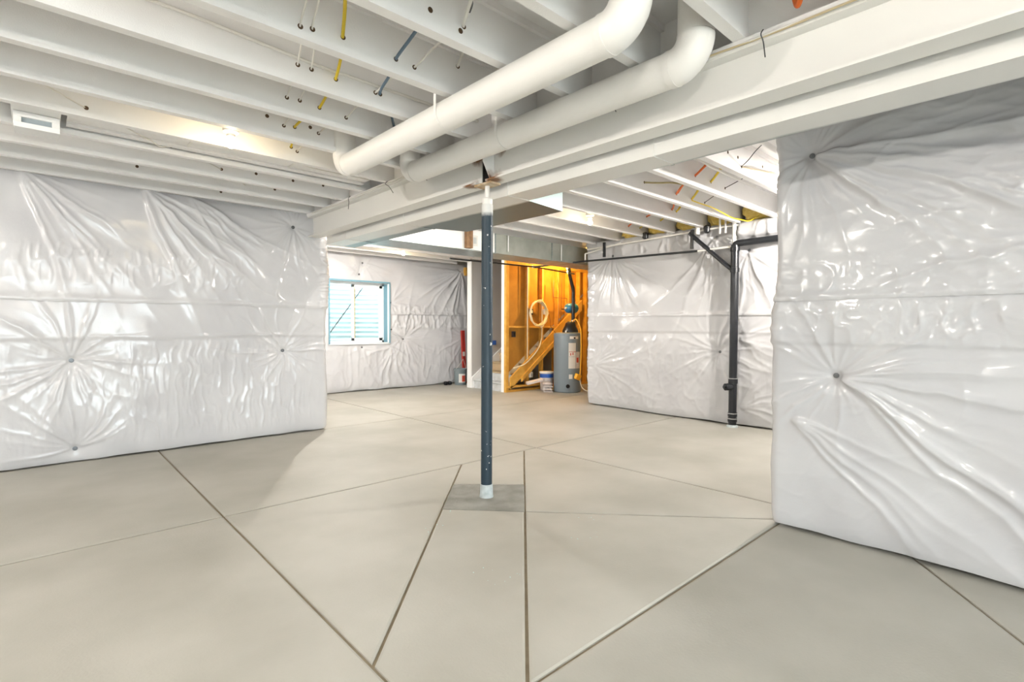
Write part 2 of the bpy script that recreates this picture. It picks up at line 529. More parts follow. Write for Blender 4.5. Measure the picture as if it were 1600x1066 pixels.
# ------------------------------------------------------------------ insulation blankets
_tab = np.random.RandomState(3).rand(256, 256)
def vn(x, y, seed=0):
    x = x + seed * 17.31; y = y + seed * 9.77
    xi = np.floor(x).astype(int); yi = np.floor(y).astype(int)
    fx = x - xi; fy = y - yi
    fx = fx * fx * (3 - 2 * fx); fy = fy * fy * (3 - 2 * fy)
    g = lambda i, j: _tab[(i) % 256, (j) % 256]
    return (g(xi, yi) * (1 - fx) + g(xi + 1, yi) * fx) * (1 - fy) + (g(xi, yi + 1) * (1 - fx) + g(xi + 1, yi + 1) * fx) * fy

def folds(S, Z, pins, seed):
    """height of a loose plastic facing pulled in at its pins"""
    R = np.random.RandomState(seed)
    h = 0.030 * (vn(S * 1.3, Z * 1.3, seed) - 0.5) * 2 + 0.010 * (vn(S * 4, Z * 4, seed + 1) - 0.5) * 2
    S2 = S + 0.07 * (vn(S * 3, Z * 3, seed + 2) - 0.5) + 0.018 * (vn(S * 11, Z * 11, seed + 6) - 0.5)
    Z2 = Z + 0.07 * (vn(S * 3, Z * 3, seed + 3) - 0.5) + 0.018 * (vn(S * 11, Z * 11, seed + 7) - 0.5)
    for (ps, pz, n, a0, a1, Lm, amp, dep) in pins:
        dx = S2 - ps; dz = Z2 - pz
        rr = np.hypot(S - ps, Z - pz)
        k = np.exp(-rr / 0.12)
        dx = (S - ps) * k + dx * (1 - k); dz = (Z - pz) * k + dz * (1 - k)
        h = h - dep * np.exp(-np.maximum(rr - 0.024, 0) / 0.11)
        n = int(n * 1.6)
        for i in range(n):
            ph = math.radians(a0 + (a1 - a0) * (i + R.rand() * 0.8) / n)
            L = Lm * (0.35 + 1.0 * R.rand())
            a = 1.45 * amp * (0.35 + 0.9 * R.rand())
            w = 0.014 + 0.022 * R.rand()
            cv = 0.25 * (R.rand() - 0.5)
            t = dx * math.cos(ph) + dz * math.sin(ph)
            nn = -dx * math.sin(ph) + dz * math.cos(ph) + cv * t * t
            tt = np.maximum(t - 0.026, 0)
            env = (tt / (tt + 0.05)) * np.exp(-(tt / L) ** 2)
            ww = 0.010 + w * tt
            ww = np.minimum(ww, 0.032)
            h = h + a * env * np.exp(-(np.abs(nn) / ww) ** 1.3)
    return h

def crinkle(S, Z, fs, fz, seed, sharp=3):
    wS = S + 0.05 * (vn(S * 7, Z * 7, seed) - 0.5); wZ = Z + 0.08 * (vn(S * 6, Z * 6, seed + 1) - 0.5)
    a = 1 - np.abs(2 * vn(wS * fs, wZ * fz, seed + 2) - 1)
    b = 1 - np.abs(2 * vn(wS * fs * 1.9 + 3, wZ * fz * 1.7, seed + 3) - 1)
    return a ** sharp + 0.5 * b ** sharp

def band(Z, a, b, s=0.08):
    return 1 / (1 + np.exp(-(Z - a) / s * 4)) * 1 / (1 + np.exp((Z - b) / s * 4))

def path_frame(corner, d0, d1, R, s):
    """straight along d0 up to the corner (s=0), rounded with radius R, then straight along d1"""
    d0 = np.array(d0, float); d1 = np.array(d1, float); c = np.array(corner, float)
    n0 = np.array((0, 0)); P = np.zeros((len(s), 2)); T = np.zeros((len(s), 2))
    arc = R * math.pi / 2
    cen = c - d0 * R + d1 * R
    for i, q in enumerate(s):
        if q < -R:
            P[i] = c + d0 * q; T[i] = d0
        elif q < -R + arc:
            a = (q + R) / R
            P[i] = cen - d1 * R * math.cos(a) + d0 * R * math.sin(a)
            T[i] = d0 * math.cos(a) + d1 * math.sin(a)
        else:
            e = q + R - arc
            P[i] = cen + d0 * R + d1 * e; T[i] = d1
    return P, T

def sheet(name, parent, P, T, side, S, zlo, zhi, nz, hfun, off=0.0, skip=None):
    """grid over path samples x height; side=+1 puts the normal to the left of the path direction"""
    n = len(S)
    t = np.linspace(0, 1, nz)
    ZZ = zlo[:, None] * (1 - t) + zhi[:, None] * t
    SS = np.repeat(S[:, None], nz, 1)
    H = hfun(SS, ZZ) + off
    N = np.stack((-T[:, 1], T[:, 0]), 1) * side
    X = P[:, 0][:, None] + N[:, 0][:, None] * H
    Y = P[:, 1][:, None] + N[:, 1][:, None] * H
    co = np.stack((X, Y, ZZ), 2).reshape(-1, 3)
    idx = np.arange(n * nz).reshape(n, nz)
    q = np.stack((idx[:-1, :-1], idx[1:, :-1], idx[1:, 1:], idx[:-1, 1:]), 2)
    if skip is not None:
        cs = 0.25 * (SS[:-1, :-1] + SS[1:, :-1] + SS[1:, 1:] + SS[:-1, 1:])
        cz = 0.25 * (ZZ[:-1, :-1] + ZZ[1:, :-1] + ZZ[1:, 1:] + ZZ[:-1, 1:])
        q = q[~skip(cs, cz)]
    q = q.reshape(-1, 4)
    if side > 0: q = q[:, ::-1]
    q = q[:, ::-1] if False else q
    me = bpy.data.meshes.new(name)
    me.vertices.add(len(co)); me.vertices.foreach_set('co', co.astype('f').ravel())
    me.loops.add(q.size); me.loops.foreach_set('vertex_index', q.astype('i').ravel())
    me.polygons.add(len(q)); me.polygons.foreach_set('loop_start', np.arange(0, q.size, 4, dtype='i'))
    me.polygons.foreach_set('use_smooth', np.ones(len(q), dtype=bool))
    me.update(calc_edges=True); me.validate()
    me.materials.append(PLASTIC)
    o = bpy.data.objects.new(name, me); COL.objects.link(o); o.parent = parent
    o.matrix_parent_inverse = Matrix.Translation(-parent.location)
    return o

def hat(hf, s0, z, off=0.0):
    return float(hf(np.array([[s0]]), np.array([[z]]))[0, 0]) + off

def washer(parent, x, y, z, axis, sgn, r=0.021):
    prof = [(r, -0.004), (r, 0.006), (r * 0.6, 0.007), (r * 0.25, 0.007), (r * 0.25, 0.012)]
    prof = [(a, b * sgn) for a, b in prof]
    MB().lathe(prof, (x, y, z), 14, axis).build('fastener_washer', WASHER, parent, True)

def seg(*parts):
    out = []
    for a, b, st in parts:
        out.append(np.arange(a, b, st))
    out.append(np.array([parts[-1][1]]))
    return np.concatenate(out)

def const(n, v): return np.full(n, v)

# --- left wall: path along +X at Y=6.57 up to X=2.81, then +Y.  s = X - 2.81
bl = thing('insulation_blanket', 'wrinkled white plastic-faced insulation blanket covering the whole left wall', 'insulation', (1.0, 6.57, 0))
S = seg((-6.0, -3.5, 0.12), (-3.5, 0.12, 0.011), (0.12, 3.2, 0.1))
P, T = path_frame((2.81, 6.57), (1, 0), (0, 1), 0.07, S)
pinsL = [(-2.54, 1.00, 15, 0, 360, 0.55, 0.014, 0.055), (-0.545, 1.04, 15, 0, 360, 0.5, 0.014, 0.055), (-2.525, 0.137, 9, 10, 190, 0.5, 0.013, 0.05),
         (-0.425, 2.563, 15, 20, 360, 0.55, 0.013, 0.05), (-1.95, 2.80, 12, 282, 345, 1.25, 0.017, 0.0), (-1.55, 2.78, 8, 292, 335, 1.0, 0.014, 0.0), (-2.9, 2.8, 8, 285, 340, 0.9, 0.012, 0.0)]
def hL_up(s, z):
    h = folds(s, z, pinsL, 11)
    h = h + 0.010 * crinkle(s, z, 14, 5, 21) * band(z, 1.75, 2.1) * band(s, -2.9, -1.0, 0.3)
    h = h + 0.012 * np.exp(-((z - 1.60) / 0.03) ** 2)
    h = h - 0.05 * np.clip((z - 2.62) / 0.13, 0, 1) ** 2
    h = h + 0.006 * crinkle(s, z, 6, 26, 31) * band(s, -0.12, 0.1, 0.06) * 2
    return h
def hL_lo(s, z):
    h = folds(s, z, pinsL, 11)
    h = h + 0.010 * crinkle(s, z, 16, 3.2, 22) * band(z, 0.15, 1.16, 0.1) * (0.35 + 0.65 * band(s, -2.2, -0.4, 0.25))
    h = h + 0.010 * np.exp(-((z - 1.225 - 0.02 * (vn(s * 3, z * 0, 5) - 0.5)) / 0.02) ** 2) + 0.010 * band(z, 1.23, 1.7, 0.02)
    h = h - 0.04 * np.exp(-z / 0.05)
    return h
n = len(S)
seamL = 1.575 + 0.02 * (vn(S * 2, S * 0, 4) - 0.5) - 0.012 * (S + 2.8) * 0.2
lowL = 0.012 + 0.022 * vn(S * 5, S * 0, 9)
sheet('lower_sheet', bl, P, T, -1, S, lowL, seamL + 0.05, 150, hL_lo)
sheet('upper_sheet', bl, P, T, -1, S, seamL, const(n, 2.80), 120, hL_up, 0.014)
for (x, z) in ((0.27, 1.0), (2.265, 1.04), (0.285, 0.137), (2.385, 2.563)):
    washer(bl, x, 6.57 - (hat(hL_up, x - 2.81, z, 0.014) if z > 1.58 else hat(hL_lo, x - 2.81, z)), z, 'Y', -1)

# --- near right wall: path along +Y at X=3.68 to Y=1.37, then +X.  s = Y - 1.37
br = thing('insulation_blanket', 'big glossy white plastic-faced insulation blanket on the near right wall', 'insulation', (3.68, 0.2, 0))
S = seg((-4.6, -1.9, 0.12), (-1.9, 0.15, 0.0085), (0.15, 3.28, 0.1))
P, T = path_frame((3.70, 1.39), (0, 1), (1, 0), 0.05, S)
pinsR = [(-0.205, 2.463, 18, 0, 360, 0.5, 0.011, 0.05), (-0.375, 1.05, 16, 0, 360, 0.45, 0.010, 0.045), (-0.205, 2.463, 9, 185, 225, 1.6, 0.020, 0.0), (-0.375, 1.05, 8, 165, 222, 1.5, 0.015, 0.0),
         (-1.75, 2.25, 12, -15, 50, 1.0, 0.014, 0.02), (-0.1, 0.75, 5, 195, 230, 1.5, 0.009, 0.0), (-1.6, 1.9, 8, -40, 30, 0.9, 0.011, 0.0)]
def hR_up(s, z):
    h = folds(s, z, pinsR, 41)
    h = h + 0.007 * crinkle(s, z, 5, 15, 51) * band(z, 1.9, 2.7) * band(s, -3, -0.55, 0.2)
    h = h + 0.006 * crinkle(s, z, 8, 10, 53) * band(z, 1.45, 1.75)
    h = h + 0.010 * np.exp(-((z - 1.55) / 0.025) ** 2)
    return h
def hR_lo(s, z):
    h = folds(s, z, pinsR, 41)
    h = h + 0.008 * crinkle(s, z, 9, 9, 52) * band(z, 1.22, 1.5, 0.05)
    h = h + 0.012 * band(z, 1.245, 1.7, 0.02)
    h = h + 0.004 * crinkle(s, z, 5, 4, 54) * band(z, -0.2, 1.2)
    h = h - 0.03 * np.exp(-z / 0.06)
    return h
n = len(S)
seamR = 1.525 + 0.012 * (vn(S * 2, S * 0, 14) - 0.5)
lowR = 0.014 + 0.02 * vn(S * 4, S * 0, 19)
sheet('lower_sheet', br, P, T, 1, S, lowR, seamR + 0.05, 190, hR_lo)
sheet('upper_sheet', br, P, T, 1, S, seamR, const(n, 2.80), 160, hR_up, 0.014)
for (y, z) in ((1.185, 2.463), (1.015, 1.05)):
    washer(br, 3.70 - (hat(hR_up, y - 1.39, z, 0.014) if z > 1.53 else hat(hR_lo, y - 1.39, z)), y, z, 'X', -1, 0.017)

# --- far right wall: path along +Y at X=7.07 to Y=5.76, then +X.  s = Y - 5.76
bf = thing('insulation_blanket', 'far right insulation blanket of white plastic behind the black drain stack', 'insulation', (7.07, 3.6, 0))
S = seg((-4.6, -3.7, 0.1), (-3.7, 0.12, 0.016), (0.12, 2.4, 0.1))
P, T = path_frame((7.07, 5.77), (0, 1), (1, 0), 0.07, S)
pinsF = [(-2.38, 1.005, 16, 0, 360, 0.55, 0.015, 0.055), (-0.518, 2.526, 18, 180, 360, 0.7, 0.015, 0.045), (-2.765, 2.386, 18, 180, 360, 0.7, 0.016, 0.05), (-2.3, 2.62, 16, 175, 310, 0.9, 0.016, 0.045),
         (-0.2, 0.7, 9, 130, 235, 0.8, 0.010, 0.0), (-2.65, 0.25, 8, 90, 200, 0.6, 0.011, 0.0), (-2.65, 1.2, 9, 160, 225, 0.6, 0.010, 0)]
def hF_up(s, z):
    h = folds(s, z, pinsF, 61)
    h = h + 0.012 * np.exp(-((z - 1.53) / 0.03) ** 2)
    h = h + 0.010 * crinkle(s, z, 5, 20, 71) * band(s, -0.15, 0.1, 0.05)
    h = h + 0.018 * crinkle(s, z, 6, 6, 72) * band(z, 2.5, 3.0, 0.05)
    h = h + 0.11 * np.sqrt(np.clip(1 - ((z - 2.655) / 0.115) ** 2, 0, 1)) * band(s, -5.5, -2.66, 0.03)
    return h
def hF_lo(s, z):
    h = folds(s, z, pinsF, 61)
    h = h + 0.012 * crinkle(s, z, 10, 5, 73) * band(z, 0.05, 1.2) * 0.7 + 0.012 * band(z, 1.27, 1.7, 0.02)
    h = h + 0.010 * crinkle(s, z, 5, 16, 71) * band(s, -0.15, 0.1, 0.05)
    h = h - 0.03 * np.exp(-z / 0.05)
    return h
n = len(S)
seamF = 1.50 + 0.03 * (S + 4) / 4
lowF = 0.012 + 0.02 * vn(S * 4, S * 0, 29)
sheet('lower_sheet', bf, P, T, 1, S, lowF, seamF + 0.05, 105, hF_lo)
sheet('upper_sheet', bf, P, T, 1, S, seamF, const(n, 2.78), 90, hF_up, 0.014)
for (y, z) in ((3.38, 1.005), (5.242, 2.526), (2.995, 2.386), (3.46, 2.62)):
    washer(bf, 7.07 - (hat(hF_up, y - 5.77, z, 0.014) if z > 1.53 else hat(hF_lo, y - 5.77, z)), y, z, 'X', -1, 0.02)

# --- window wall: path along +X at Y=9.93.  s = X
bw = thing('insulation_blanket', 'crumpled white plastic insulation blanket around the basement window', 'insulation', (5.5, 9.93, 0))
S = seg((2.88, 3.9, 0.1), (3.9, 8.2, 0.019), (8.2, 11.2, 0.2))
P = np.stack((S, const(len(S), 9.93)), 1); T = np.stack((const(len(S), 1.0), const(len(S), 0.0)), 1)
pinsW = [(5.945, 1.063, 16, 0, 360, 0.7, 0.018, 0.05), (4.99, 2.636, 9, 180, 360, 0.4, 0.012, 0.04), (4.919, 2.40, 9, 0, 180, 0.4, 0.012, 0.04), (4.969, 0.905, 9, 180, 360, 0.4, 0.011, 0.035),
         (5.648, 1.273, 8, -80, 80, 0.4, 0.012, 0.03), (5.634, 1.847, 9, -80, 80, 0.4, 0.012, 0.03), (7.453, 2.68, 22, 180, 345, 1.0, 0.026, 0.04), (5.63, 0.93, 14, 230, 330, 0.9, 0.018, 0.02), (7.6, 1.1, 10, 120, 240, 0.7, 0.014, 0)]
def hW_up(s, z):
    h = folds(s, z, pinsW, 81)
    h = h + 0.018 * crinkle(s, z, 8, 6, 91) * band(z, 1.55, 1.8, 0.05) * band(s, 5.6, 9, 0.2)
    h = h + 0.015 * np.exp(-((z - 1.62) / 0.03) ** 2)
    return h
def hW_lo(s, z):
    h = folds(s, z, pinsW, 81)
    h = h + 0.026 * crinkle(s, z, 9, 3, 92) * band(z, 1.3, 1.6, 0.04) * band(s, 5.6, 9, 0.2)
    h = h + 0.014 * crinkle(s, z, 7, 3, 93) * band(z, 0.05, 0.9)
    h = h - 0.03 * np.exp(-z / 0.05)
    return h
n = len(S)
seamW = 1.585 + 0.01 * (S - 5)
lowW = 0.012 + 0.03 * vn(S * 3, S * 0, 39)
hole = lambda s, z: (s > WX0) & (s < WX1) & (z > WZ0) & (z < WZ1)
sheet('lower_sheet', bw, P, T, -1, S, lowW, seamW + 0.05, 85, hW_lo, 0, hole)
sheet('upper_sheet', bw, P, T, -1, S, seamW, const(n, 2.80), 70, hW_up, 0.014, hole)
for (x, z) in ((5.945, 1.063), (4.99, 2.636), (4.919, 2.40), (4.969, 0.905), (5.648, 1.273), (5.634, 1.847)):
    washer(bw, x, 9.93 - (hat(hW_up, x, z, 0.014) if z > 1.6 else hat(hW_lo, x, z)), z, 'Y', -1, 0.02)

# ------------------------------------------------------------------ basement window and its steel well
win = thing('window_1', 'white vinyl sliding basement window with blue film edges looking onto a steel window well', 'window', (4.92, 10.0, WZ0))
win['kind'] = 'structure'
jb = MB()
jb.box(WX0 - 0.02, WX0 + 0.012, 9.90, 10.34, WZ0, WZ1); jb.box(WX1 - 0.012, WX1 + 0.02, 9.90, 10.34, WZ0, WZ1)
jb.box(WX0 - 0.02, WX1 + 0.02, 9.90, 10.34, WZ1 - 0.012, WZ1 + 0.015); jb.box(WX0 - 0.02, WX1 + 0.02, 9.90, 10.34, WZ0 - 0.015, WZ0 + 0.012)
jb.build('jamb', VINYL, win)
fb = MB()
fb.box(WX0 - 0.022, WX1 + 0.022, 9.885, 9.90, WZ1 - 0.012, WZ1 + 0.02); fb.box(WX0 - 0.022, WX0 + 0.006, 9.885, 9.90, WZ0, WZ1); fb.box(WX1 + 0.002, WX1 + 0.022, 9.885, 9.90, WZ0, WZ1)
fb.build('film_edge', BLUEFILM, win)
MB().box(WX1 - 0.014, WX1 - 0.0125, 9.95, 10.10, WZ0 + 0.02, WZ1 - 0.02).build('film_strip', BLUEFILM, win)
fr = MB()
a0, a1, b0, b1 = WX0 + 0.012, WX1 - 0.012, WZ0 + 0.012, WZ1 - 0.012
for bx in ((a0, a0 + 0.045, b0, b1), (a1 - 0.045, a1, b0, b1), (a0, a1, b0, b0 + 0.045), (a0, a1, b1 - 0.045, b1)):
    fr.box(bx[0], bx[1], 10.10, 10.18, bx[2], bx[3])
fr.build('window_frame', VINYL, win, bevel=0.004)
xm = 4.875
s1 = MB()
for bx in ((xm - 0.05, xm, b0 + 0.045, b1 - 0.045), (a1 - 0.12, a1 - 0.045, b0 + 0.045, b1 - 0.045), (xm - 0.05, a1 - 0.045, b0 + 0.045, b0 + 0.10), (xm - 0.05, a1 - 0.045, b1 - 0.10, b1 - 0.045)):
    s1.box(bx[0], bx[1], 10.085, 10.13, bx[2], bx[3])
sash = s1.build('sliding_sash', VINYL, win, bevel=0.003)
MB().box(xm - 0.002, xm + 0.022, 10.09, 10.135, b0 + 0.05, b1 - 0.05).build('meeting_rail', OLIVE, sash)
MB().box(xm, a1 - 0.12, 10.105, 10.111, b0 + 0.10, b1 - 0.10).build('pane', GLASS, win)
MB().box(a0 + 0.045, xm - 0.05, 10.145, 10.151, b0 + 0.045, b1 - 0.045).build('pane', GLASS, win)
# corrugated steel window well
wv, wf = [], []
nz = 150
arcn = 28
for i in range(nz + 1):
    z = 0.55 + (2.55 - 0.55) * i / nz
    rr = 0.02 * math.sin(2 * math.pi * z / 0.105)
    for k in range(arcn + 1):
        a = math.pi * k / arcn
        wv.append((4.92 - (0.98 + rr) * math.cos(a), 10.36 + (0.95 + rr) * math.sin(a) ** 0.7, z))
for i in range(nz):
    for k in range(arcn):
        wf.append((i * (arcn + 1) + k, i * (arcn + 1) + k + 1, (i + 1) * (arcn + 1) + k + 1, (i + 1) * (arcn + 1) + k))
ww = MB().add(wv, wf).build('window_well', WELL, None, True, angle=80)
tag(ww, 'corrugated galvanised window well outside the basement window', 'window well')
gb = MB().box(3.8, 6.1, 10.36, 11.5, 0.45, 0.56).build('gravel_bed', CONC)
struct(gb, 'pale gravel floor of the window well', 'ground')
tag(MB().tube([(4.40, 10.45, 1.05), (5.36, 10.45, 2.32)], 0.012, 8).build('steel_rod', IRON), 'thin dark rod leaning diagonally outside the basement window', 'rod')
# unseen patio door, added behind the camera to let in fill light
pd = thing('added_door', 'added white framed sliding patio door, unseen behind the camera', 'door', (0.3, -3.3, 0)); pd['kind'] = 'structure'
f = MB()
for bx in ((-1.6, -1.53, 0, 2.2), (2.13, 2.2, 0, 2.2), (0.25, 0.35, 0, 2.2), (-1.6, 2.2, 0, 0.08), (-1.6, 2.2, 2.12, 2.2)):
    f.box(bx[0], bx[1], -3.34, -3.26, bx[2], bx[3])
f.build('door_frame', VINYL, pd)
MB().box(-1.53, 0.25, -3.303, -3.297, 0.08, 2.12).build('pane', GLASS, pd)
MB().box(0.35, 2.13, -3.303, -3.297, 0.08, 2.12).build('pane', GLASS, pd)
struct(MB().box(-12, 14, -16, -3.4, -0.14, -0.06).build('patio_ground', CONC), 'pale paved ground outside the added patio door', 'ground')

# ------------------------------------------------------------------ steel beam, nailer, post
bm_t = thing('steel_beam', 'white painted steel I-beam with rust marks where the post meets it', 'beam', (2.63, 3.0, 2.46))
def ibeam(y0, y1):
    BX, ZB, TF = 2.63, 2.46, 0.254
    MB().box(BX - 0.073, BX + 0.073, y0, y1, ZB, ZB + 0.013).build('bottom_flange', BEAMP, bm_t)
    MB().box(BX - 0.073, BX + 0.073, y0, y1, ZB + TF - 0.013, ZB + TF).build('top_flange', BEAMP, bm_t)
    MB().box(BX - 0.005, BX + 0.005, y0, y1, ZB + 0.013, ZB + TF - 0.013).build('web', BEAMP, bm_t)
ibeam(-3.3, 3.085); ibeam(3.205, 6.66)
MB().box(2.640, 2.650, 3.06, 3.23, 2.462, 2.712).build('gap_shade_plate', DARK, bm_t)  # black plate standing in for the deep shade inside the beam gap
MB().prism([(2.520, 3.06, 2.70), (2.625, 3.06, 2.70), (2.625, 3.06, 2.474), (2.592, 3.06, 2.474), (2.520, 3.06, 2.60)], (0, 0.010, 0)).build('stiffener', BEAMP, bm_t)
tag(MB().box(2.555, 2.705, -3.3, 6.66, 2.714, ZJ - 0.001).build('nailer_plank', PAINT), 'white painted wood nailer plank lying on the steel beam', 'plank')

post = thing('steel_post', 'dark blue steel jack post with pale paint specks in the middle of the floor', 'post', (2.63, 3.145, 0))
MB().lathe([(0.0445, 0.06), (0.0445, 2.30)], (2.63, 3.145, 0), 28).build('tube', POSTP, post, True)
MB().lathe([(0.036, 2.30), (0.041, 2.31), (0.041, 2.345), (0.030, 2.352)], (2.63, 3.145, 0), 24).build('collar', PAINTG, post, True)
MB().lathe([(0.019, 2.345), (0.019, 2.446)], (2.63, 3.145, 0), 16).build('jack_screw', PAINTG, post, True)
MB().box(2.575, 2.685, 3.05, 3.24, 2.445, 2.4595).build('bearing_plate', mat('rusty_plate', (0.42, 0.26, 0.12), 0.8, col2=(0.65, 0.56, 0.42), nscale=14), post)
MB().lathe([(0.056, -0.002), (0.052, 0.02), (0.050, 0.095), (0.046, 0.10)], (2.63, 3.145, 0), 24).build('grout_collar', GREY, post, True)

# ------------------------------------------------------------------ ducts
tr = thing('trunk_duct', 'long rectangular duct beside the beam, painted white with a bare galvanised underside', 'duct', (3.0, 3.5, 2.375))
MB().box(2.752, 2.985, -3.2, 3.05, 2.375, ZJ - 0.003).build('narrow_run', DUCTMIX, tr)
MB().prism([(2.752, 3.05, 2.375), (2.985, 3.05, 2.375), (3.48, 3.12, 2.375), (3.48, 4.50, 2.375), (3.13, 4.60, 2.375), (2.752, 4.60, 2.375)], (0, 0, ZJ - 0.003 - 2.375)).build('reducer', DUCTMIX, tr)
MB().box(2.752, 3.13, 4.60, 6.46, 2.377, ZJ - 0.003).build('far_run', DUCTMIX, tr)
for y in (1.75, 3.05, 4.61, 5.9):
    x1 = 2.99 if y < 3.1 else 3.135
    MB().box(2.746, x1, y - 0.012, y + 0.012, 2.371, ZJ - 0.004).build('drive_cleat', DUCTMIX, tr)

t2 = thing('cross_duct', 'dull galvanised rectangular duct crossing towards the stairs under the joists', 'duct', (5.5, 6.2, 2.455))
MB().box(3.13, 5.15, 5.97, 6.5, 2.46, ZJ - 0.003).build('painted_run', PAINT, t2)
MB().box(3.14, 5.15, 5.965, 6.505, 2.45, 2.4605).build('bottom_pan', GALV, t2)
MB().box(5.15, 9.3, 5.97, 6.5, 2.455, ZJ - 0.003).build('bare_run', GALVL, t2)
for x in (5.15, 6.4, 7.65):
    MB().box(x - 0.012, x + 0.012, 5.962, 6.508, 2.449, ZJ - 0.004).build('drive_cleat', GALV, t2)
hb = thing('wood_block', 'short dark brown lumber block standing between the ducts left of the post', 'wood', (4.62, 5.93, 2.48))
MB().box(4.56, 4.61, 5.89, 5.96, 2.47, ZJ - 0.002).build('stud', OSB, hb)
MB().box(4.615, 4.66, 5.89, 5.96, 2.47, ZJ - 0.002).build('stud', OSB, hb)
tg = MB().box(4.68, 4.80, 5.955, 5.962, 2.52, 2.67).build('lumber_tag', LABELW)
tag(tg, 'white printed tag on the duct beside the brown wood block', 'label')
for k, (x, w) in enumerate(((4.70, 0.012), (4.722, 0.006), (4.74, 0.012), (4.765, 0.008))):
    MB().box(x, x + w, 5.953, 5.956, 2.55, 2.64).build('print_bar', GREYBOX, tg)

def hanger(x, y, z0, lab):
    h = MB().box(x - 0.011, x + 0.011, y - 0.003, y, z0, ZJ).build('duct_strap', WHITE)
    tag(h, lab, 'strap')
hanger(5.40, 5.955, 2.50, 'thin white hanger strap on the galvanised duct just right of the post')
hanger(6.62, 5.955, 2.47, 'thin white hanger strap on the galvanised duct beside the far right wall')

# round ducts
def round_duct(x, y0, y1, z, r, lab, straps):
    t = thing('round_duct', lab, 'duct', (x, (y0 + y1) / 2, z))
    MB().tube([(x, y0 + 0.12, z), (x, y1 - 0.10, z)], r, 32).build('straight_run', PAINTG, t, True)
    def elbow(ye, d):
        R = 0.12 if d > 0 else 0.10
        pts = []
        for k in range(13):
            a = math.pi / 2 * k / 12
            yy = ye + d * R * (1 - math.sin(a)) if True else 0
            pts.append((x, yy, z + R * (1 - math.cos(a))))
        return pts
    e = elbow(y0, 1)
    MB().tube(e, r * 1.03, 32).build('elbow', PAINTG, t, True)
    MB().tube([e[-1], (x, y0, ZT)], r * 1.0, 32).build('riser', PAINTG, t, True)
    MB().tube([(x, y0 + 0.10, z), (x, y0 + 0.135, z)], r * 1.045, 32).build('seam_band', PAINTG, t, True)
    e = elbow(y1, -1)
    MB().tube(e, r * 1.02, 32).build('elbow', PAINTG, t, True)
    MB().tube([e[-1], (x, y1, ZT)], r * 1.0, 32).build('riser', PAINTG, t, True)
    for ys in straps:
        pts = [(x - r - 0.004, ys, ZJ + 0.02), (x - r - 0.004, ys, z)]
        for k in range(1, 12):
            a = math.pi * k / 12
            pts.append((x - (r + 0.004) * math.cos(a), ys, z - (r + 0.004) * math.sin(a)))
        pts += [(x + r + 0.004, ys, z), (x + r + 0.004, ys, ZJ + 0.02)]
        V, F = [], []
        for p in pts:
            V += [(p[0], p[1] - 0.012, p[2]), (p[0], p[1] + 0.012, p[2])]
        F = [(2 * i, 2 * i + 1, 2 * i + 3, 2 * i + 2) for i in range(len(pts) - 1)]
        o = MB().add(V, F).build('hanger_strap', PAINTG, t)
        sm = o.modifiers.new('s', 'SOLIDIFY'); sm.thickness = 0.002
    return t
round_duct(1.90, 1.32, 4.10, 2.648, 0.089, 'fat white round duct nearer the camera, turning up at both ends', [2.66])
round_duct(2.40, 1.29, 3.90, 2.652, 0.087, 'fat white round duct running tight along the steel beam', [2.68])

# flat duct panned into a joist bay, with a white boot box
pb = thing('flat_duct', 'shallow white duct run up inside the joist bay next to the lit bulb', 'duct', (1.3, 4.84, 2.80))
MB().box(0.20, 2.50, 4.66, 4.93, 2.805, 2.93).build('body', PAINT, pb)
MB().box(0.20, 2.50, 4.94, 5.01, 2.79, 2.85).build('side_channel', PAINT, pb)
for x in (0.95, 1.75):
    MB().box(x - 0.01, x + 0.01, 4.655, 4.935, 2.80, 2.935).build('drive_cleat', PAINTG, pb)
bx = thing('air_boot', 'white boxy air boot with a grey slot hanging between joists at upper left', 'vent', (0.05, 4.84, 2.7))
MB().box(-0.085, 0.165, 4.645, 5.04, 2.775, 2.95).build('box', WHITE, bx, bevel=0.004)
MB().box(-0.07, 0.155, 4.83, 5.03, 2.68, 2.775).build('collar', WHITE, bx)
fp = MB()
fp.box(-0.075, 0.160, 4.805, 4.83, 2.668, 2.702); fp.box(-0.075, 0.160, 4.805, 4.83, 2.738, 2.772)
fp.box(-0.075, -0.035, 4.805, 4.83, 2.702, 2.738); fp.box(0.118, 0.160, 4.805, 4.83, 2.702, 2.738)
fp.build('grille_frame', WHITE, bx, bevel=0.002)
MB().box(-0.035, 0.118, 4.822, 4.83, 2.702, 2.738).build('slot', GREYBOX, bx)

# ------------------------------------------------------------------ light bulbs
def bulb(x, y, zc, lab, glow=GLOW, r=0.032, inside=False):
    t = thing('light_bulb', lab, 'light', (x, y, zc), 'bare bulb lampholders')
    top = zc + 0.052
    MB().lathe([(0.052, top + 0.055), (0.052, top + 0.075), (0.045, top + 0.075)], (x, y, 0), 20).build('box_cover', GREYBOX, t, True)
    MB().lathe([(0.028, top), (0.030, top + 0.02), (0.055, top + 0.035), (0.057, top + 0.055), (0.05, top + 0.056)], (x, y, 0), 20).build('lampholder', WHITE, t, True)
    pr = [(0.004, zc - r)]
    for k in range(1, 9):
        a = math.pi * k / 10
        pr.append((r * math.sin(a), zc - r * math.cos(a)))
    pr += [(0.016, zc + 0.045), (0.014, zc + 0.052)]
    MB().lathe(pr, (x, y, 0), 16).build('glass_bulb', glow, t, True)
    MB().lathe([(0.045, top + 0.07), (0.045, ZT - 0.002)], (x, y, 0), 16).build('electrical_box', WHITE, t, True)
bulb(1.12, 4.35, 2.715, 'glowing bare bulb on a white lampholder between the left joists')
bulb(5.39, 4.35, 2.715, 'glowing bare bulb between the joists beyond the white duct')
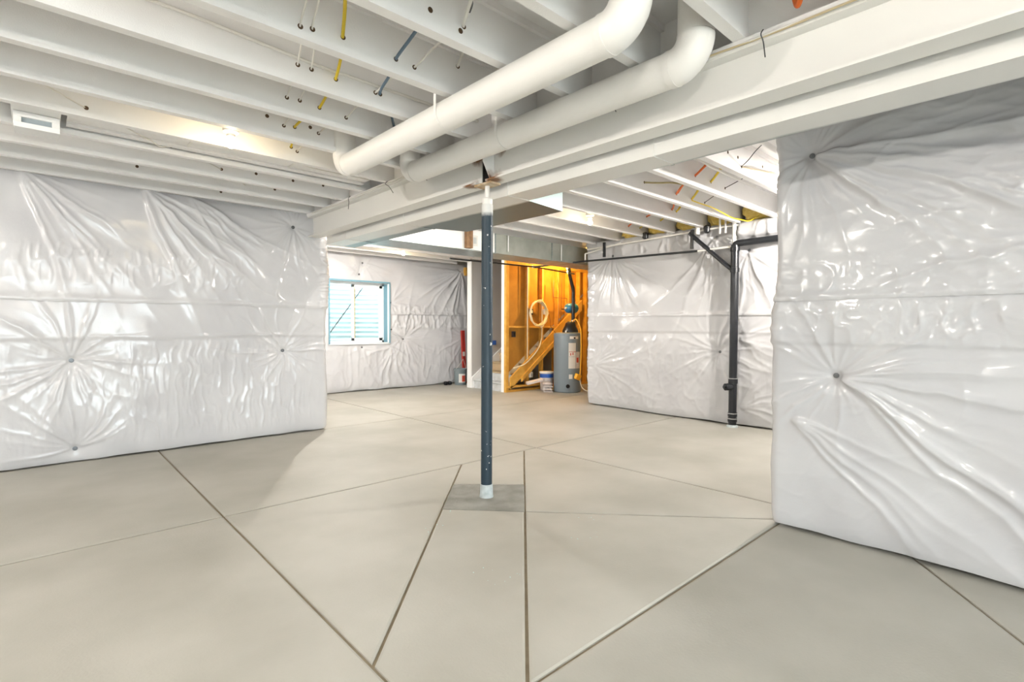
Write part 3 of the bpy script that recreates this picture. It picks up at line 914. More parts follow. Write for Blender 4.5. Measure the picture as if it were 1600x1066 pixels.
bulb(5.25, 8.78, 2.735, 'glowing bare bulb near the ceiling above the basement window')
bulb(3.6, 7.79, 2.745, 'added fill bulb in the window bay hidden behind the left wall corner', GLOWX)  # out of view, added to brighten the window bay
bulb(6.2, 1.52, 2.70, 'added fill bulb in the alcove behind the near right wall', GLOWX)  # unseen bulb added to light the far right blanket
bulb(3.45, 4.84, 2.745, 'added fill bulb hidden behind the white duct near the left wall end', GLOWM)  # added out of sight as fill for the far room
bulb(8.34, 7.30, 2.50, 'glowing amber bulb above the water heater', GLOWW)
bulb(-1.9, 2.86, 2.745, 'unseen bare bulb between the joists left of the camera', GLOWB)  # unseen; placed for the post's shadow, made strong as fill
bulb(0.9, -1.4, 2.745, 'added fill bulb between the joists behind the camera', GLOWM)  # added behind the camera to even out the light
bulb(-1.9, -1.4, 2.745, 'added fill bulb between the joists behind and left of the camera', GLOWB)  # another unseen bulb, added for evener walls and floor
bulb(-1.9, 5.335, 2.745, 'added fill bulb between the joists out at the far left', GLOWM)  # added off frame to light the left wall and floor

# ------------------------------------------------------------------ cables threaded through the joists
def cable(pts, r, m, lab, cat='cable', sag=0.0, holes=True, name='electrical_cable', side=1):
    """pts: (x, joist y, z) per hole; the cable bows a little between holes"""
    path = []
    for i, p in enumerate(pts):
        path.append(p)
        if i < len(pts) - 1:
            q = pts[i + 1]
            path.append(((p[0] + q[0]) / 2 + 0.015 * side, (p[1] + q[1]) / 2, (p[2] + q[2]) / 2 - sag))
    o = MB().tube(smooth_path(path, 5), r, 8).build(name, m, None, True)
    tag(o, lab, cat)
    if holes:
        for p in pts:
            if min(abs(p[1] - y) for y in JC) < 0.02: drill(*p)
    return o
J = lambda k: 3.61 + 0.4925 * k
cable([(0.98, J(-3), 2.86), (1.21, J(-2), 2.85), (1.39, J(-1), 2.86), (1.49, J(0), 2.865), (1.50, J(1), 2.87), (1.65, J(2), 2.875)], 0.009, YELLOW, 'bright yellow cable threaded through the left joists in front of the round ducts', sag=-0.03)
cable([(1.42, J(-3), 2.86), (1.52, J(-2), 2.845), (1.69, J(-1), 2.86), (2.08, J(0), 2.885)], 0.009, BLUE, 'slate blue cable threaded through the joists near the round ducts', sag=-0.02)
cable([(0.90, J(-3), 2.86), (1.05, J(-2), 2.83), (1.24, J(-1), 2.87), (1.355, J(0), 2.875), (1.42, J(1), 2.86)], 0.005, WCABLE, 'overpainted white cable immediately left of the yellow cable', sag=-0.02)
cable([(0.86, J(-3), 2.85), (0.99, J(-2), 2.82), (1.16, J(-1), 2.87), (1.27, J(0), 2.87)], 0.005, WCABLE, 'thin white cable furthest left of those beside the yellow cable', sag=-0.03)
cable([(1.60, J(-3), 2.83), (1.64, J(-2), 2.84), (1.655, J(-1), 2.86), (1.685, J(0), 2.85), (1.685, J(1), 2.87), (1.70, J(2), 2.85)], 0.006, WCABLE, 'white cable looping beside the slate blue cable', sag=-0.04)
cable([(-0.6, 4.38, 3.0), (-0.1, 4.45, 2.93), (0.29, J(2), 2.82), (0.58, 4.78, 2.782), (0.76, 4.97, 2.770), (0.86, J(3), 2.82), (1.1, 5.35, 2.84), (1.35, J(4), 2.84), (1.7, J(5), 2.85)], 0.005, WCABLE, 'white cable crossing the joists beside the air boot', holes=False)
for p in ((0.29, J(2), 2.82), (0.86, J(3), 2.82), (1.35, J(4), 2.84), (1.66, J(4), 2.86), (2.02, J(4), 2.86), (2.34, J(4), 2.87), (1.58, J(6), 2.85), (0.75, J(5), 2.85), (2.0, J(5), 2.86), (1.62, J(1), 2.9), (1.3, J(1), 2.9)): drill(*p)
cable([(0.20, 4.70, 2.800), (0.80, 4.72, 2.799), (1.5, 4.72, 2.799), (2.0, 4.80, 2.799), (2.5, 4.80, 2.80)], 0.005, WCABLE, 'white cable lying along the shallow duct in the joist bay', holes=False)
cable([(-0.5, 3.10, 2.93), (0.54, 3.10, 2.935), (1.26, 3.10, 2.90), (1.72, 3.10, 2.90), (2.5, 3.10, 2.90)], 0.010, WCABLE, 'straight white conduit fixed along the side of a left joist', name='conduit', cat='conduit', holes=False)
cable([(1.35, J(-4), 2.86), (1.62, J(-3), 2.86), (1.80, 2.35, 2.92), (1.95, J(-2), 2.95)], 0.009, WCABLE, 'white cable at the top of the picture above the fat round duct', sag=-0.03)
cable([(1.30, J(-4), 2.93), (1.48, 1.9, 2.87), (1.66, J(-3), 2.95)], 0.007, IRON, 'dark cable looping down at the top edge left of the round duct', holes=False)
# beyond the beam
cable([(4.55, J(-3), 2.90), (4.90, J(-2), 2.865), (5.40, J(-1), 2.86), (6.15, J(0), 2.88), (6.32, J(1), 2.89), (6.6, J(2), 2.86)], 0.011, ORANGE, 'orange cable threaded through the joists beyond the white duct', sag=-0.04)
cable([(4.60, J(-3), 2.92), (4.93, J(-2), 2.88), (5.44, J(-1), 2.88), (6.18, J(0), 2.90)], 0.009, ORANGE, 'second orange cable paired with the first beyond the duct', sag=-0.09, holes=False, side=3)
cable([(4.75, J(-3), 2.90), (5.23, J(-2), 2.865), (5.75, J(-1), 2.86), (6.26, J(0), 2.87), (6.68, J(1), 2.885), (6.9, J(2), 2.87)], 0.011, YELLOW, 'yellow cable threaded through the joists beyond the white duct', sag=-0.05)
cable([(4.80, J(-3), 2.93), (5.25, J(-2), 2.885), (5.77, J(-1), 2.88), (6.28, J(0), 2.88)], 0.009, YELLOW, 'second yellow cable paired with the first beyond the duct', sag=-0.10, holes=False, side=3)
cable([(4.75, J(-1), 2.87), (5.05, 2.95, 2.89), (5.6, 2.80, 2.90), (6.1, 2.70, 2.90)], 0.009, OLIVE, 'dusty olive cable nearest the white duct beyond the beam', holes=False)
drill(4.75, J(-1), 2.87)
cable([(5.74, J(-1), 2.85), (6.0, 2.98, 2.78), (6.5, 2.97, 2.73), (6.9, 2.93, 2.74), (7.05, 2.80, 2.86), (7.1, 2.75, 2.95)], 0.007, YELLOW, 'yellow cable drooping below the joists towards the drain stack', holes=False)
cable([(5.3, J(-3), 2.93), (5.55, J(-2), 2.86)], 0.004, IRON, 'thin dark wire stub on the joist beside the yellow cable', holes=True)
cable([(5.75, J(-2) + 0.1, 2.93), (6.06, J(-1), 2.87)], 0.004, IRON, 'thin dark wire stub one joist further back', holes=True)
cable([(4.45, J(-4), 3.0), (4.70, 1.95, 2.90), (4.83, J(-3), 2.83)], 0.004, IRON, 'thin dark wire curling down beside the near right wall', holes=True)
cable([(4.83, J(-3) - 0.01, 2.83), (5.3, 1.98, 2.83), (5.9, 1.9, 2.84)], 0.008, TAN, 'tan cable stub running right beside the near right wall', holes=False)
cable([(4.1, 2.36, 2.92), (4.7, 2.36, 2.86), (5.3, 2.36, 2.85), (5.7, 2.36, 2.85)], 0.013, PAINTG, 'white pipe slung between joists beyond the white duct', name='water_pipe', cat='pipe', holes=False)
cable([(3.6, 2.25, 2.90), (4.3, 2.25, 2.90), (5.2, 2.25, 2.88), (6.9, 2.25, 2.88)], 0.012, PAINTG, 'second white pipe slung between joists beyond the white duct', name='water_pipe', cat='pipe', holes=False)
cable([(4.35, J(-3) + 0.1, 2.93), (4.40, 2.2, 2.84), (4.47, 2.24, 2.86), (4.42, 2.3, 2.95)], 0.014, YELLOW, 'bunched yellow cable ends against the white duct', holes=False)
# cables stapled along the beam
cable([(2.548, -1.0, 2.735), (2.545, 1.0, 2.722), (2.548, 1.9, 2.728), (2.546, 3.2, 2.73), (2.547, 4.6, 2.735), (2.547, 6.4, 2.735)], 0.006, WCABLE, 'white cable tied along the top edge of the steel beam', holes=False)
cable([(2.536, -1.0, 2.722), (2.532, 0.6, 2.713), (2.535, 1.4, 2.722), (2.532, 2.2, 2.712)], 0.005, TAN, 'tan cable tied along the near end of the steel beam', holes=False)
cable([(2.536, 3.9, 2.722), (2.532, 4.6, 2.712), (2.532, 5.4, 2.713), (2.536, 6.3, 2.72)], 0.005, WCABLE, 'second white cable tied along the far end of the steel beam', holes=False)
for i, (y, dy) in enumerate(((1.03, -0.01), (1.92, -0.05), (3.95, -0.08), (4.55, -0.1), (5.35, 0.06))):
    o = MB().tube(smooth_path([(2.546, y, 2.75), (2.522, y, 2.72), (2.540, y + dy * 0.4, 2.69), (2.55, y + dy, 2.62)], 5), 0.0028, 6).build('cable_tie', IRON, None, True)
    tag(o, 'black cable tie tail hanging on the beam, %s from the near end' % ORD[i], 'cable tie', 'cable ties on the beam')
o = MB().tube(smooth_path([(2.50, 0.80, 2.98), (2.47, 0.83, 2.84), (2.52, 0.87, 2.78), (2.545, 0.90, 2.86), (2.53, 0.93, 2.98)], 6), 0.012, 8).build('cable_loop', ORANGE, None, True)
tag(o, 'orange cable loop dangling above the beam at the top edge', 'cable')

# ------------------------------------------------------------------ drain stack and pipes along the far right wall
st = thing('drain_stack', 'black plastic drain stack with cleanout and wye in front of the far right wall', 'pipe', (6.96, 3.13, 0))
SX, SY = 6.955, 3.13
MB().tube([(SX, SY, 0.0), (SX, SY, 2.46)], 0.052, 24).build('stack_pipe', BLACK, st, True)
for z in (0.10, 0.17, 0.62, 2.12, 2.40):
    MB().lathe([(0.052, z - 0.03), (0.061, z - 0.028), (0.061, z + 0.028), (0.052, z + 0.03)], (SX, SY, 0), 24).build('coupling', BLACK, st, True)
for z in (0.115, 0.185, 0.66):
    MB().lathe([(0.0625, z - 0.005), (0.0625, z + 0.005)], (SX, SY, 0), 24).build('clamp_band', STEELBAND, st, True)
MB().lathe([(0.062, -0.002), (0.075, 0.0), (0.07, 0.02), (0.055, 0.03)], (SX, SY, 0), 20).build('base_seal', GREY, st, True)
co = MB().tube([(SX, SY, 0.545), (SX - 0.10, SY + 0.06, 0.545)], 0.048, 20).build('cleanout', BLACK, st, True)
MB().tube([(SX - 0.10, SY + 0.06, 0.545), (SX - 0.12, SY + 0.072, 0.545)], 0.024, 6).build('plug', IRON, co)
MB().tube([(SX, SY, 2.10), (SX, SY + 0.12, 2.20), (SX, SY + 0.58, 2.62), (SX, SY + 0.66, 2.70)], 0.030, 16).build('wye_branch', BLACK, st, True)
MB().tube(fillet([(SX, SY, 2.38), (SX, SY, 2.475), (SX, 1.30, 2.50)], 0.08), 0.045, 20).build('horizontal_drain', BLACK, st, True)
tag(MB().tube([(SX + 0.01, SY + 0.02, 2.47), (SX + 0.01, SY + 0.02, ZT)], 0.026, 14).build('vent_pipe', PAINTG, None, True), 'white vent pipe rising from the top of the drain stack', 'pipe')
tag(MB().tube([(SX - 0.02, 3.66, 2.66), (SX - 0.02, 3.66, ZT)], 0.03, 14).build('vent_pipe', PAINTG, None, True), 'white vent pipe rising above the diagonal wye branch', 'pipe')
for i, y in enumerate((3.28, 3.36)):
    tag(MB().tube([(SX + 0.03, y, 2.64), (SX + 0.03, y, ZT)], 0.014, 10).build('riser_pipe', PAINTG, None, True), ['thin white riser beside the drain stack, the one closer to it', 'thin white riser left of the drain stack, the outer of two'][i], 'pipe')
tag(MB().tube([(6.95, 3.66, 2.43), (6.95, 5.70, 2.468), (6.95, 6.93, 2.47)], 0.016, 12).build('gas_pipe', IRON, None, True), 'thin black gas pipe running along the top of the far right wall', 'pipe')
tag(MB().tube([(6.95, 3.66, 2.43), (6.95, 3.16, 2.44)], 0.015, 12).build('copper_stub', PAINTG, None, True), 'short white pipe stub joining the drain stack', 'pipe')
g2 = thing('gas_line', 'thin dark gas line crossing in front of the stair opening', 'pipe', (6.0, 6.93, 2.47))
MB().tube([(5.0, 6.93, 2.45), (6.95, 6.93, 2.47), (8.1, 6.93, 2.42)], 0.013, 10).build('line', IRON, g2, True)
MB().tube([(6.90, 6.93, 2.47), (7.0, 6.93, 2.47)], 0.024, 12).build('union', STEELBAND, g2, True)
tag(MB().tube([(7.0, 1.3, 2.72), (7.0, 3.4, 2.73), (6.98, 5.68, 2.665)], 0.014, 10).build('water_pipe', PAINTG, None, True), 'long white water pipe along the top of the far right wall', 'pipe')
tag(MB().tube(fillet([(6.98, 5.0, 2.70), (6.98, 5.70, 2.60), (6.98, 5.73, 2.60), (6.98, 5.73, 2.45)], 0.02), 0.012, 10).build('water_pipe', PAINTG, None, True), 'white pipe turning down at the end of the far right wall', 'pipe')
for i, (y, z0, z1) in enumerate(((5.30, 2.50, 2.74), (3.75, 2.47, 2.74))):
    tag(MB().box(6.93, 6.96, y - 0.02, y + 0.02, z0, z1).build('pipe_bracket', BLACK), ['black bracket on the far right wall near the water heater nook', 'black bracket on the far right wall beside the wye'][i], 'bracket')
for i, (y, z) in enumerate(((4.55, 2.765), (3.55, 2.73))):
    o = MB().lathe([(0.02, -0.06), (0.045, -0.04), (0.05, 0.03), (0.03, 0.05)], (6.99, y, z), 14).build('foam_plug', BLACK, None, True)
    tag(o, ['black domed plug on the far right wall top, midway along', 'black plug on the far right wall top beside the drain stack'][i], 'plug')

def lumpy(name, c, s, m, lab, cat, seed, par=None):
    R = random.Random(seed)
    V, F = [], []
    nu, nv = 14, 9
    for i in range(nv + 1):
        th = math.pi * i / nv
        for k in range(nu):
            ph = 2 * math.pi * k / nu
            q = 1 + R.uniform(-0.14, 0.14)
            sx = math.copysign(abs(math.sin(th) * math.cos(ph)) ** 0.6, math.cos(ph)); sy = math.copysign(abs(math.sin(th) * math.sin(ph)) ** 0.6, math.sin(ph))
            V.append((c[0] + s[0] * q * sx, c[1] + s[1] * q * sy, c[2] + s[2] * q * math.copysign(abs(math.cos(th)) ** 0.7, math.cos(th))))
    for i in range(nv):
        for k in range(nu):
            F.append((i * nu + k, i * nu + (k + 1) % nu, (i + 1) * nu + (k + 1) % nu, (i + 1) * nu + k))
    o = MB().add(V, F).build(name, m, par, True)
    if lab: tag(o, lab, cat)
    return o
for i, k in enumerate((-2, -1, 0, 1, 2)):
    lumpy('fibreglass_batt', (7.12, J(k) + 0.246, 2.90), (0.13, 0.20, 0.13), BATT, 'yellow fibreglass batt at the joist ends, %s from the near right corner' % ORD[i], 'insulation', 50 + i)

# ------------------------------------------------------------------ stair, side walls
sd = thing('wall_stair', 'grey drywall partition on the far side of the stair with a white corner edge', 'wall', (7.05, 9.0, 0)); sd['kind'] = 'structure'
MB().box(7.06, 11.3, 8.96, 9.08, 0, 2.9).build('drywall', DRYWALL, sd)
MB().box(7.035, 7.06, 8.95, 9.09, 0, 2.78).build('corner_bead', WHITE, sd)
stair = thing('staircase', 'carpeted stair with a white skirt board rising to the right behind the stud wall', 'stair', (7.1, 8.4, 0))
rise, run = 0.185, 0.25
for i in range(13):
    x = 7.10 + run * i
    m = FILM if i in (0, 1) else CARPET
    MB().box(x, x + run + 0.02, 7.99, 8.955, rise * i, rise * (i + 1) - 0.03).build('riser', CARPET if i > 1 else FILM, stair)
    MB().box(x - 0.025, x + run, 7.99, 8.955, rise * (i + 1) - 0.03, rise * (i + 1)).build('tread', m if i != 1 else CARPET, stair, bevel=0.010)
MB().prism([(7.04, 8.925, 0.0), (7.04, 8.925, 0.22), (10.3, 8.925, 0.22 + 3.26 * 0.74), (10.3, 8.925, 3.26 * 0.74 - 0.05), (7.10, 8.925, 0.0)], (0, 0.033, 0)).build('skirt_board', WHITE, stair)
MB().box(7.62, 7.72, 8.90, 8.94, 0.93, 1.03).build('tape_mark', BLUEL, stair)

sw = thing('wall_stud', 'open pine stud wall with brown backing board beside the stair', 'wall', (8.2, 7.9, 0)); sw['kind'] = 'structure'
MB().box(7.06, 7.10, 7.90, 7.985, 0.0, 2.72).build('corner_bead', WHITE, sw)
MB().box(7.062, 7.10, 7.835, 7.90, 0.0, 2.72).build('end_stud', WOOD, sw)
MB().box(7.10, 9.9, 7.84, 7.94, 0.0, 0.04).build('bottom_plate', WOOD, sw)
MB().box(7.10, 8.2, 7.80, 7.90, 0.09, 0.13).build('bottom_plate', WOOD, sw)
MB().box(7.10, 9.9, 7.84, 7.94, 2.62, 2.70).build('top_plate', WOOD, sw)
for x in (7.12, 7.70, 8.13, 8.62, 8.98, 9.36, 9.62):
    MB().box(x - 0.02, x + 0.02, 7.84, 7.94, 0.04 if x > 8 or x < 7.5 else 0.1, 2.62).build('stud', WOOD, sw)
MB().prism([(7.10, 7.945, 0.30), (7.10, 7.945, 2.66), (9.9, 7.945, 2.66), (9.9, 7.945, 2.35)], (0, 0.03, 0)).build('backing_board', BOARD, sw)
MB().prism([(8.55, 7.9455, 0.04), (8.55, 7.9455, 1.30), (9.9, 7.9455, 2.29), (9.9, 7.9455, 0.04)], (0, 0.02, 0)).build('backing_board', BOARD, sw)
for a, b in ((7.14, 7.68), (7.72, 8.11), (8.15, 8.60), (8.64, 8.96), (9.0, 9.34)):
    MB().box(a, b, 7.86, 7.94, 1.32, 1.36).build('fire_block', WOOD, sw)
MB().prism([(7.16, 7.80, 0.06), (7.16, 7.80, 0.30), (9.4, 7.80, 0.30 + 2.24 * 0.745), (9.4, 7.80, 0.06 + 2.24 * 0.745)], (0, 0.04, 0)).build('stair_stringer', WOOD, sw)
MB().prism([(7.45, 7.77, 0.20), (7.45, 7.77, 0.30), (8.9, 7.77, 0.30 + 1.45 * 0.745), (8.9, 7.77, 0.20 + 1.45 * 0.745)], (0, 0.03, 0)).build('stringer_ledger', WOOD, sw)
# header over the opening and yellow insulation by the lamp
tag(MB().box(7.15, 9.9, 7.70, 7.94, 2.70, 2.95).build('rim_header', WOOD), 'pine header above the stud wall', 'lumber')
tag(MB().box(7.3, 8.0, 7.0, 7.5, 2.62, 2.64).build('ceiling_panel', LABELW), 'small pale panel fixed under the ceiling of the water heater nook', 'panel')
for x, lab in ((7.655, 'white conduit clipped beside the second stud of the stair wall'), (8.09, 'cream cable stapled down the third stud of the stair wall')):
    pth = [(x, 7.825, 2.6), (x, 7.825, 1.6), (x, 7.825, 0.55)] if x < 8 else [(x, 7.825, 1.95), (x, 7.825, 1.2), (x - 0.05, 7.80, 1.05), (7.9, 7.765, 0.85), (7.55, 7.765, 0.58), (7.2, 7.765, 0.50)]
    tag(MB().tube(smooth_path(pth, 6), 0.012, 8).build('conduit', PEX, None, True), lab, 'conduit')
for i, (x, z, m) in enumerate(((7.20, 1.19, BLACK), (7.70, 1.66, BLACK), (8.13, 1.67, LABELW), (7.70, 0.33, LABELW))):
    b = MB().box(x, x + 0.075, 7.78, 7.83, z - 0.06, z + 0.06).build('outlet_box', m, None, bevel=0.004)
    tag(b, ['black outlet box on the first stud of the stair wall', 'dark outlet box inside the tubing coil', 'white outlet box right of the tubing coil', 'white outlet box low on the stair stringer'][i], 'outlet')
    MB().box(x + 0.02, x + 0.055, 7.775, 7.781, z - 0.03, z + 0.03).build('cover', GREYBOX if m is LABELW else LABELW if i == 1 else DARK, b)
coil = []
for k in range(110):
    a = 2 * math.pi * k / 22
    rr = 0.235 + 0.014 * math.sin(k * 1.3) + 0.006 * (k // 22)
    coil.append((7.93 + rr * math.cos(a) * 1.0, 7.79 - 0.010 * (k // 22), 1.63 + rr * math.sin(a) * 1.05))
coil += [(8.05, 7.75, 1.36), (7.98, 7.75, 1.33)]
tag(MB().tube(coil, 0.013, 8).build('tubing_coil', PEX, None, True), 'coil of cream plastic tubing hung on the stair studs', 'tubing')
for i, pth in enumerate(([(8.32, 7.70, 2.35), (8.31, 7.70, 1.98), (8.75, 7.70, 1.98), (8.76, 7.70, 1.85)], [(8.58, 7.70, 2.45), (8.56, 7.70, 1.5)], [(8.44, 7.70, 2.45), (8.50, 7.70, 2.1), (8.47, 7.70, 1.4)], [(8.23, 7.74, 1.62), (8.28, 7.74, 1.35), (8.45, 7.70, 1.15), (8.6, 7.6, 1.05)])):
    tag(MB().tube(fillet(pth, 0.02, 4), 0.007, 8).build('copper_pipe', mat('copper_dark_%d' % i, (0.30, 0.13, 0.05), 0.4, 0.7), None, True), ['thin dark pipe stepping right above the water heater', 'straight thin dark pipe left of the flue', 'slightly bent thin dark pipe beside the stepped one', 'black cord hanging from the white outlet to the heater'][i], 'pipe')

# ------------------------------------------------------------------ water heater
HX, HY = 8.16, 7.15
wh = thing('water_heater', 'grey cylindrical water heater with white instruction labels in the far nook', 'water heater', (HX, HY, 0))
MB().lathe([(0.26, 0.0), (0.283, 0.02), (0.285, 0.05), (0.285, 1.19), (0.278, 1.215), (0.20, 1.23)], (HX, HY, 0), 40).build('tank', HEATER, wh, True)
MB().lathe([(0.288, 1.17), (0.290, 1.18), (0.288, 1.19)], (HX, HY, 0), 40).build('top_rim', HEATER, wh, True)
def patch(a0, a1, z0, z1, m, nm, rr=0.2875, par=wh):
    V, F = [], []
    nn = 8
    for k in range(nn + 1):
        a = a0 + (a1 - a0) * k / nn
        for r in (rr - 0.002, rr):
            for z in (z0, z1):
                V.append((HX + r * math.cos(a), HY + r * math.sin(a), z))
    for k in range(nn):
        b = 4 * k
        F += [(b + 2, b + 6, b + 7, b + 3), (b, b + 1, b + 5, b + 4), (b + 1, b + 3, b + 7, b + 5), (b, b + 4, b + 6, b + 2)]
    F += [(0, 2, 3, 1), (4 * nn, 4 * nn + 1, 4 * nn + 3, 4 * nn + 2)]
    return MB().add(V, F).build(nm, m, par)
# camera lies towards angle ~ 221 deg seen from the heater; larger angle = further right in view
A0 = math.radians(221)
lab = patch(A0 + 0.08, A0 + 0.62, 0.50, 1.02, LABELW, 'instruction_label')
patch(A0 + 0.12, A0 + 0.64, 0.835, 0.845, REDL, 'red_line', 0.2885)
patch(A0 + 0.12, A0 + 0.55, 0.735, 0.742, GREYBOX, 'print_line', 0.2885)
for k, (da, z) in enumerate(((0.20, 0.79), (0.36, 0.80))):
    patch(A0 + da, A0 + da + 0.07, z - 0.025, z + 0.025, REDL, 'warning_mark', 0.2885)
patch(A0 + 0.66, A0 + 1.05, 0.50, 0.84, PAPER, 'energy_label')
patch(A0 + 0.70, A0 + 0.9, 0.62, 0.72, REDL, 'label_mark', 0.2885)
patch(A0 + 0.16, A0 + 0.85, 1.10, 1.155, LABELW, 'maker_plate')
patch(A0 + 0.45, A0 + 0.60, 1.105, 1.135, DARK, 'plate_mark', 0.2885)
patch(A0 + 0.12, A0 + 0.38, 0.29, 0.38, LABELW, 'rating_label')
MB().tube([(HX + 0.28 * math.cos(A0 + 0.05), HY + 0.28 * math.sin(A0 + 0.05), 0.14), (HX + 0.30 * math.cos(A0 + 0.05), HY + 0.30 * math.sin(A0 + 0.05), 0.14)], 0.04, 16).build('access_port', DARK, wh, True)
gv = MB().box(-0.07, 0.07, -0.05, 0.05, -0.06, 0.06).build('gas_valve', YPLAST, None, bevel=0.02)
gv.parent = wh; gv.location = (0.29 * math.cos(A0 + 0.78), 0.29 * math.sin(A0 + 0.78), 0.33); gv.rotation_euler = (0.2, 0.35, A0 + 0.78 + math.pi / 2)
ax, ay = math.cos(A0 + 0.98), math.sin(A0 + 0.98)
MB().tube(smooth_path([(HX + 0.31 * ax, HY + 0.31 * ay, 0.36), (HX + 0.33 * ax, HY + 0.33 * ay, 0.7), (HX + 0.33 * ax, HY + 0.33 * ay, 1.15), (HX + 0.30 * ax, HY + 0.30 * ay, 1.35), (HX + 0.2 * ax, HY + 0.2 * ay, 1.5), (HX + 0.12 * ax, HY + 0.12 * ay, 1.45)], 6), 0.012, 8).build('yellow_gas_hose', YPLAST, wh, True)
MB().tube(smooth_path([(HX + 0.30 * ax, HY + 0.30 * ay, 0.3), (HX + 0.36 * ax, HY + 0.36 * ay, 0.12), (HX + 0.5 * ax, HY + 0.5 * ay, 0.06), (HX + 0.45 * ax, HY + 0.6 * ay, 0.25)], 6), 0.010, 8).build('drain_tube', PEX, wh, True)
MB().lathe([(0.16, 1.21), (0.17, 1.26), (0.12, 1.36), (0.10, 1.42), (0.055, 1.46)], (HX + 0.08, HY, 0), 20).build('draft_hood', BLACK, wh, True)
MB().lathe([(0.018, 1.22), (0.018, 1.27)], (HX - 0.12, HY - 0.06, 0), 10).build('inlet_nipple', LABELW, wh, True)
MB().lathe([(0.040, 1.45), (0.046, 1.455), (0.046, 1.485), (0.040, 1.49)], (HX + 0.17, HY, 0), 16).build('flue_collar', STEELBAND, wh, True)
fl = MB().tube(fillet([(HX + 0.17, HY, 1.40), (HX + 0.17, HY, 2.12), (HX + 0.05, HY + 0.0, 2.42), (HX - 0.02, HY, 2.9)], 0.06), 0.036, 16).build('flue_pipe', BLACK, None, True)
tag(fl, 'black flue pipe rising and bending left from the water heater top', 'pipe')
et = thing('expansion_tank', 'small blue expansion tank lying sideways behind the flue pipe', 'tank', (8.47, 7.32, 1.74))
prof = [(0.02, -0.17)] + [(0.105 * math.sin(math.pi / 2 * k / 5), -0.17 + 0.08 * (1 - math.cos(math.pi / 2 * k / 5))) for k in range(1, 6)] + [(0.105, 0.09)] + [(0.105 * math.cos(math.pi / 2 * k / 5), 0.09 + 0.08 * math.sin(math.pi / 2 * k / 5)) for k in range(1, 6)]
MB().lathe(prof, (8.47, 7.32, 1.74), 24, 'X').build('shell', BLUEP, et, True)
MB().tube([(8.27, 7.32, 1.74), (8.31, 7.32, 1.74)], 0.022, 12).build('threaded_port', LABELW, et, True)
MB().tube([(8.63, 7.32, 1.74), (8.70, 7.32, 1.74), (8.70, 7.80, 1.74)], 0.012, 8).build('support_pipe', IRON, et, True)
tag(MB().lathe([(0.075, -0.15), (0.078, -0.14), (0.078, 0.14), (0.075, 0.15)], (8.75, 6.55, 2.40), 20, 'X').build('damper_duct', mat('blue_grey_duct', (0.18, 0.30, 0.38), 0.35, 0.5), None, True), 'short blue grey round duct at the top right of the heater nook', 'duct')

# ------------------------------------------------------------------ things on the floor near the stair
pb = thing('paint_bucket', 'white paint bucket with a blue band standing under the stair stringer', 'bucket', (8.03, 7.62, 0))
MB().lathe([(0.13, 0.0), (0.145, 0.36), (0.15, 0.37)], (8.03, 7.62, 0), 28).build('pail', PAPER, pb, True)
MB().lathe([(0.147, 0.27), (0.149, 0.35)], (8.03, 7.62, 0), 28).build('blue_band', BLUEL, pb, True)
MB().lathe([(0.154, 0.365), (0.157, 0.375), (0.157, 0.39), (0.15, 0.395)], (8.03, 7.62, 0), 28).build('lid', WHITE, pb, True)
def crumple(nm, c, s, seed, lab, rot=0.0):
    R = np.random.RandomState(seed)
    nn = 10
    V, F = [], []
    for i in range(nn + 1):
        for j in range(nn + 1):
            u = (i / nn - 0.5) * s[0]; v = (j / nn - 0.5) * s[1]
            edge = max(abs(i / nn - 0.5), abs(j / nn - 0.5)) * 2
            z = s[2] * (1 - edge ** 3) * (0.6 + 0.6 * R.rand())
            x = u * math.cos(rot) - v * math.sin(rot); y = u * math.sin(rot) + v * math.cos(rot)
            V.append((c[0] + x, c[1] + y, c[2] + z))
    b = len(V)
    V += [(p[0], p[1], c[2]) for p in V[:b]]
    q = lambda i, j: i * (nn + 1) + j
    for i in range(nn):
        for j in range(nn):
            F.append((q(i, j), q(i + 1, j), q(i + 1, j + 1), q(i, j + 1)))
            F.append((b + q(i, j), b + q(i, j + 1), b + q(i + 1, j + 1), b + q(i + 1, j)))
    o = MB().add(V, F).build(nm, PAPER, None, True)
    tag(o, lab, 'paper')
zs = 0.0
for k, (h, w) in enumerate(((0.05, 0.30), (0.055, 0.27), (0.06, 0.25), (0.05, 0.22))):
    crumple('folded_paper', (7.86 + 0.01 * (-1) ** k, 7.42, zs), (w, 0.20, h), 5 + k, ['lowest grey folded paper in the small stack by the paint bucket', 'second grey folded paper up in the stack by the paint bucket', 'third grey folded paper up in the stack by the paint bucket', 'topmost grey folded paper in the stack by the paint bucket'][k], 0.8)
    zs += h * 0.95
o = MB().prism([(7.50, 7.66, 0.135), (7.80, 7.50, 0.21), (7.84, 7.58, 0.235), (7.53, 7.74, 0.16)], (0, 0, 0.04)).build('paper_sheet', PAPER)
tag(o, 'flat grey paper sack lying over the bottom plate by the bucket', 'paper')
gbk = thing('grey_bucket', 'grey builder bucket with a red and white label in the corner below the window wall', 'bucket', (7.25, 9.62, 0))
MB().lathe([(0.13, 0.0), (0.15, 0.34), (0.157, 0.345), (0.157, 0.375), (0.148, 0.375), (0.145, 0.34)], (7.25, 9.62, 0), 28).build('pail', BUCKET, gbk, True)
def bpatch(a0, a1, z0, z1, m, nm, rr):
    global HX, HY
    ox, oy = HX, HY
    HX, HY = 7.25, 9.62
    patch(a0, a1, z0, z1, m, nm, rr, gbk)
    HX, HY = ox, oy
AB = math.radians(233)
bpatch(AB - 0.25, AB + 0.85, 0.06, 0.26, LABELW, 'label', 0.150)
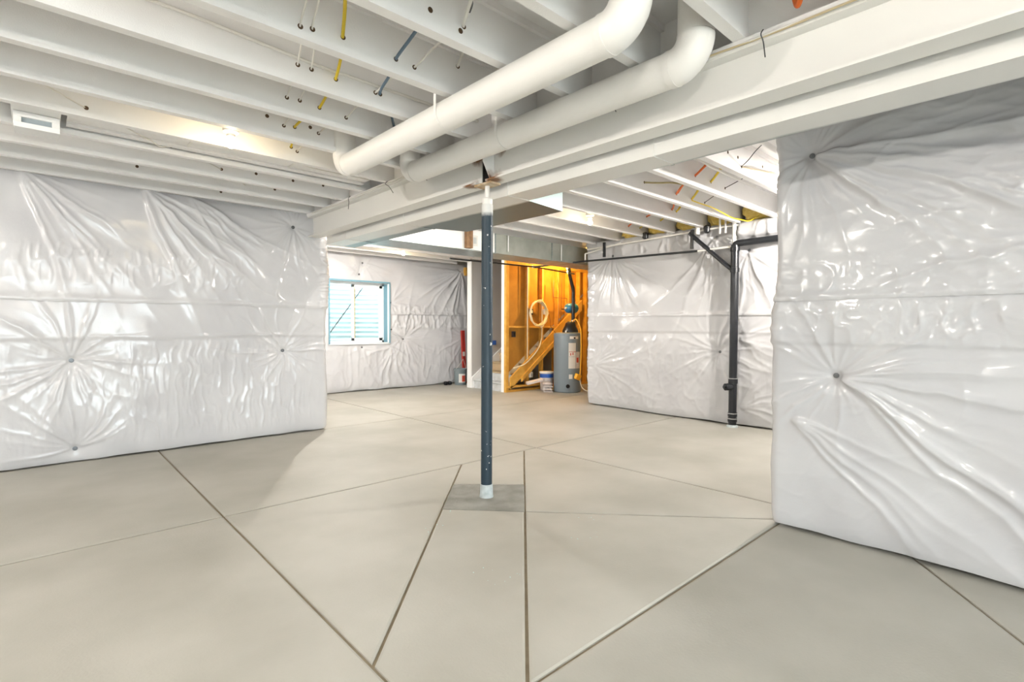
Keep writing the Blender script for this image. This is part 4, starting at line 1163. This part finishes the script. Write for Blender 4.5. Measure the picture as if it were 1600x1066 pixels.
bpatch(AB + 0.25, AB + 0.80, 0.08, 0.22, REDL, 'red_print', 0.1515)
MB().tube(smooth_path([(7.25 - 0.15, 9.62 + 0.02, 0.33), (7.22, 9.55, 0.52), (7.32, 9.60, 0.58), (7.25 + 0.15, 9.60, 0.33)], 6), 0.004, 6).build('bail_handle', LABELW, gbk, True)
rl = thing('red_level', 'long red level leaning upright behind the grey bucket', 'tool', (7.5, 9.72, 0))
MB().prism([(7.36, 9.72, 1.25), (7.45, 9.72, 1.25), (7.52, 9.72, 0.0), (7.43, 9.72, 0.0)], (0, 0.05, 0)).build('body', RED, rl, bevel=0.004)
MB().prism([(7.385, 9.715, 0.75), (7.45, 9.715, 0.75), (7.455, 9.715, 0.65), (7.39, 9.715, 0.65)], (0, 0.006, 0)).build('vial_window', LABELW, rl)
for i, x in enumerate((6.93, 6.98)):
    lumpy('tape_roll', (x - 0.02 + 0.06 * i, 9.72, 0.045), (0.04, 0.05, 0.042), BLACK, ['small dark lump on the floor at the left of a pair near the grey bucket', 'small dark lump on the floor next to the grey bucket'][i], 'scrap', 80 + i)
tag(MB().box(7.55, 7.95, 9.80, 9.90, 2.55, 2.74).build('sill_lumber', WOOD), 'orange pine block showing at the top corner of the window wall', 'lumber')

# ------------------------------------------------------------------ paint chips on the slab
R = random.Random(5)
cm = MB()
for (cx, cy, n, sp) in ((1.94, 2.90, 6, 0.05), (1.78, 2.05, 9, 0.07), (2.55, 2.05, 6, 0.06), (2.85, 2.3, 5, 0.05), (2.2, 3.05, 3, 0.02)):
    for k in range(n):
        x = cx + R.gauss(0, sp); y = cy + R.gauss(0, sp); s = R.uniform(0.002, 0.006)
        cm.prism([(x, y, 0.0), (x + s, y, 0.0), (x + s * 1.2, y + s, 0.0), (x + s * 0.3, y + s * 1.3, 0.0)], (0, 0, 0.0015))
o = cm.build('paint_chips', mat('pale_teal_chip', (0.45, 0.70, 0.70), 0.6))
tag(o, 'scattered pale teal paint flecks on the slab in front of the post', 'debris', kind='stuff')
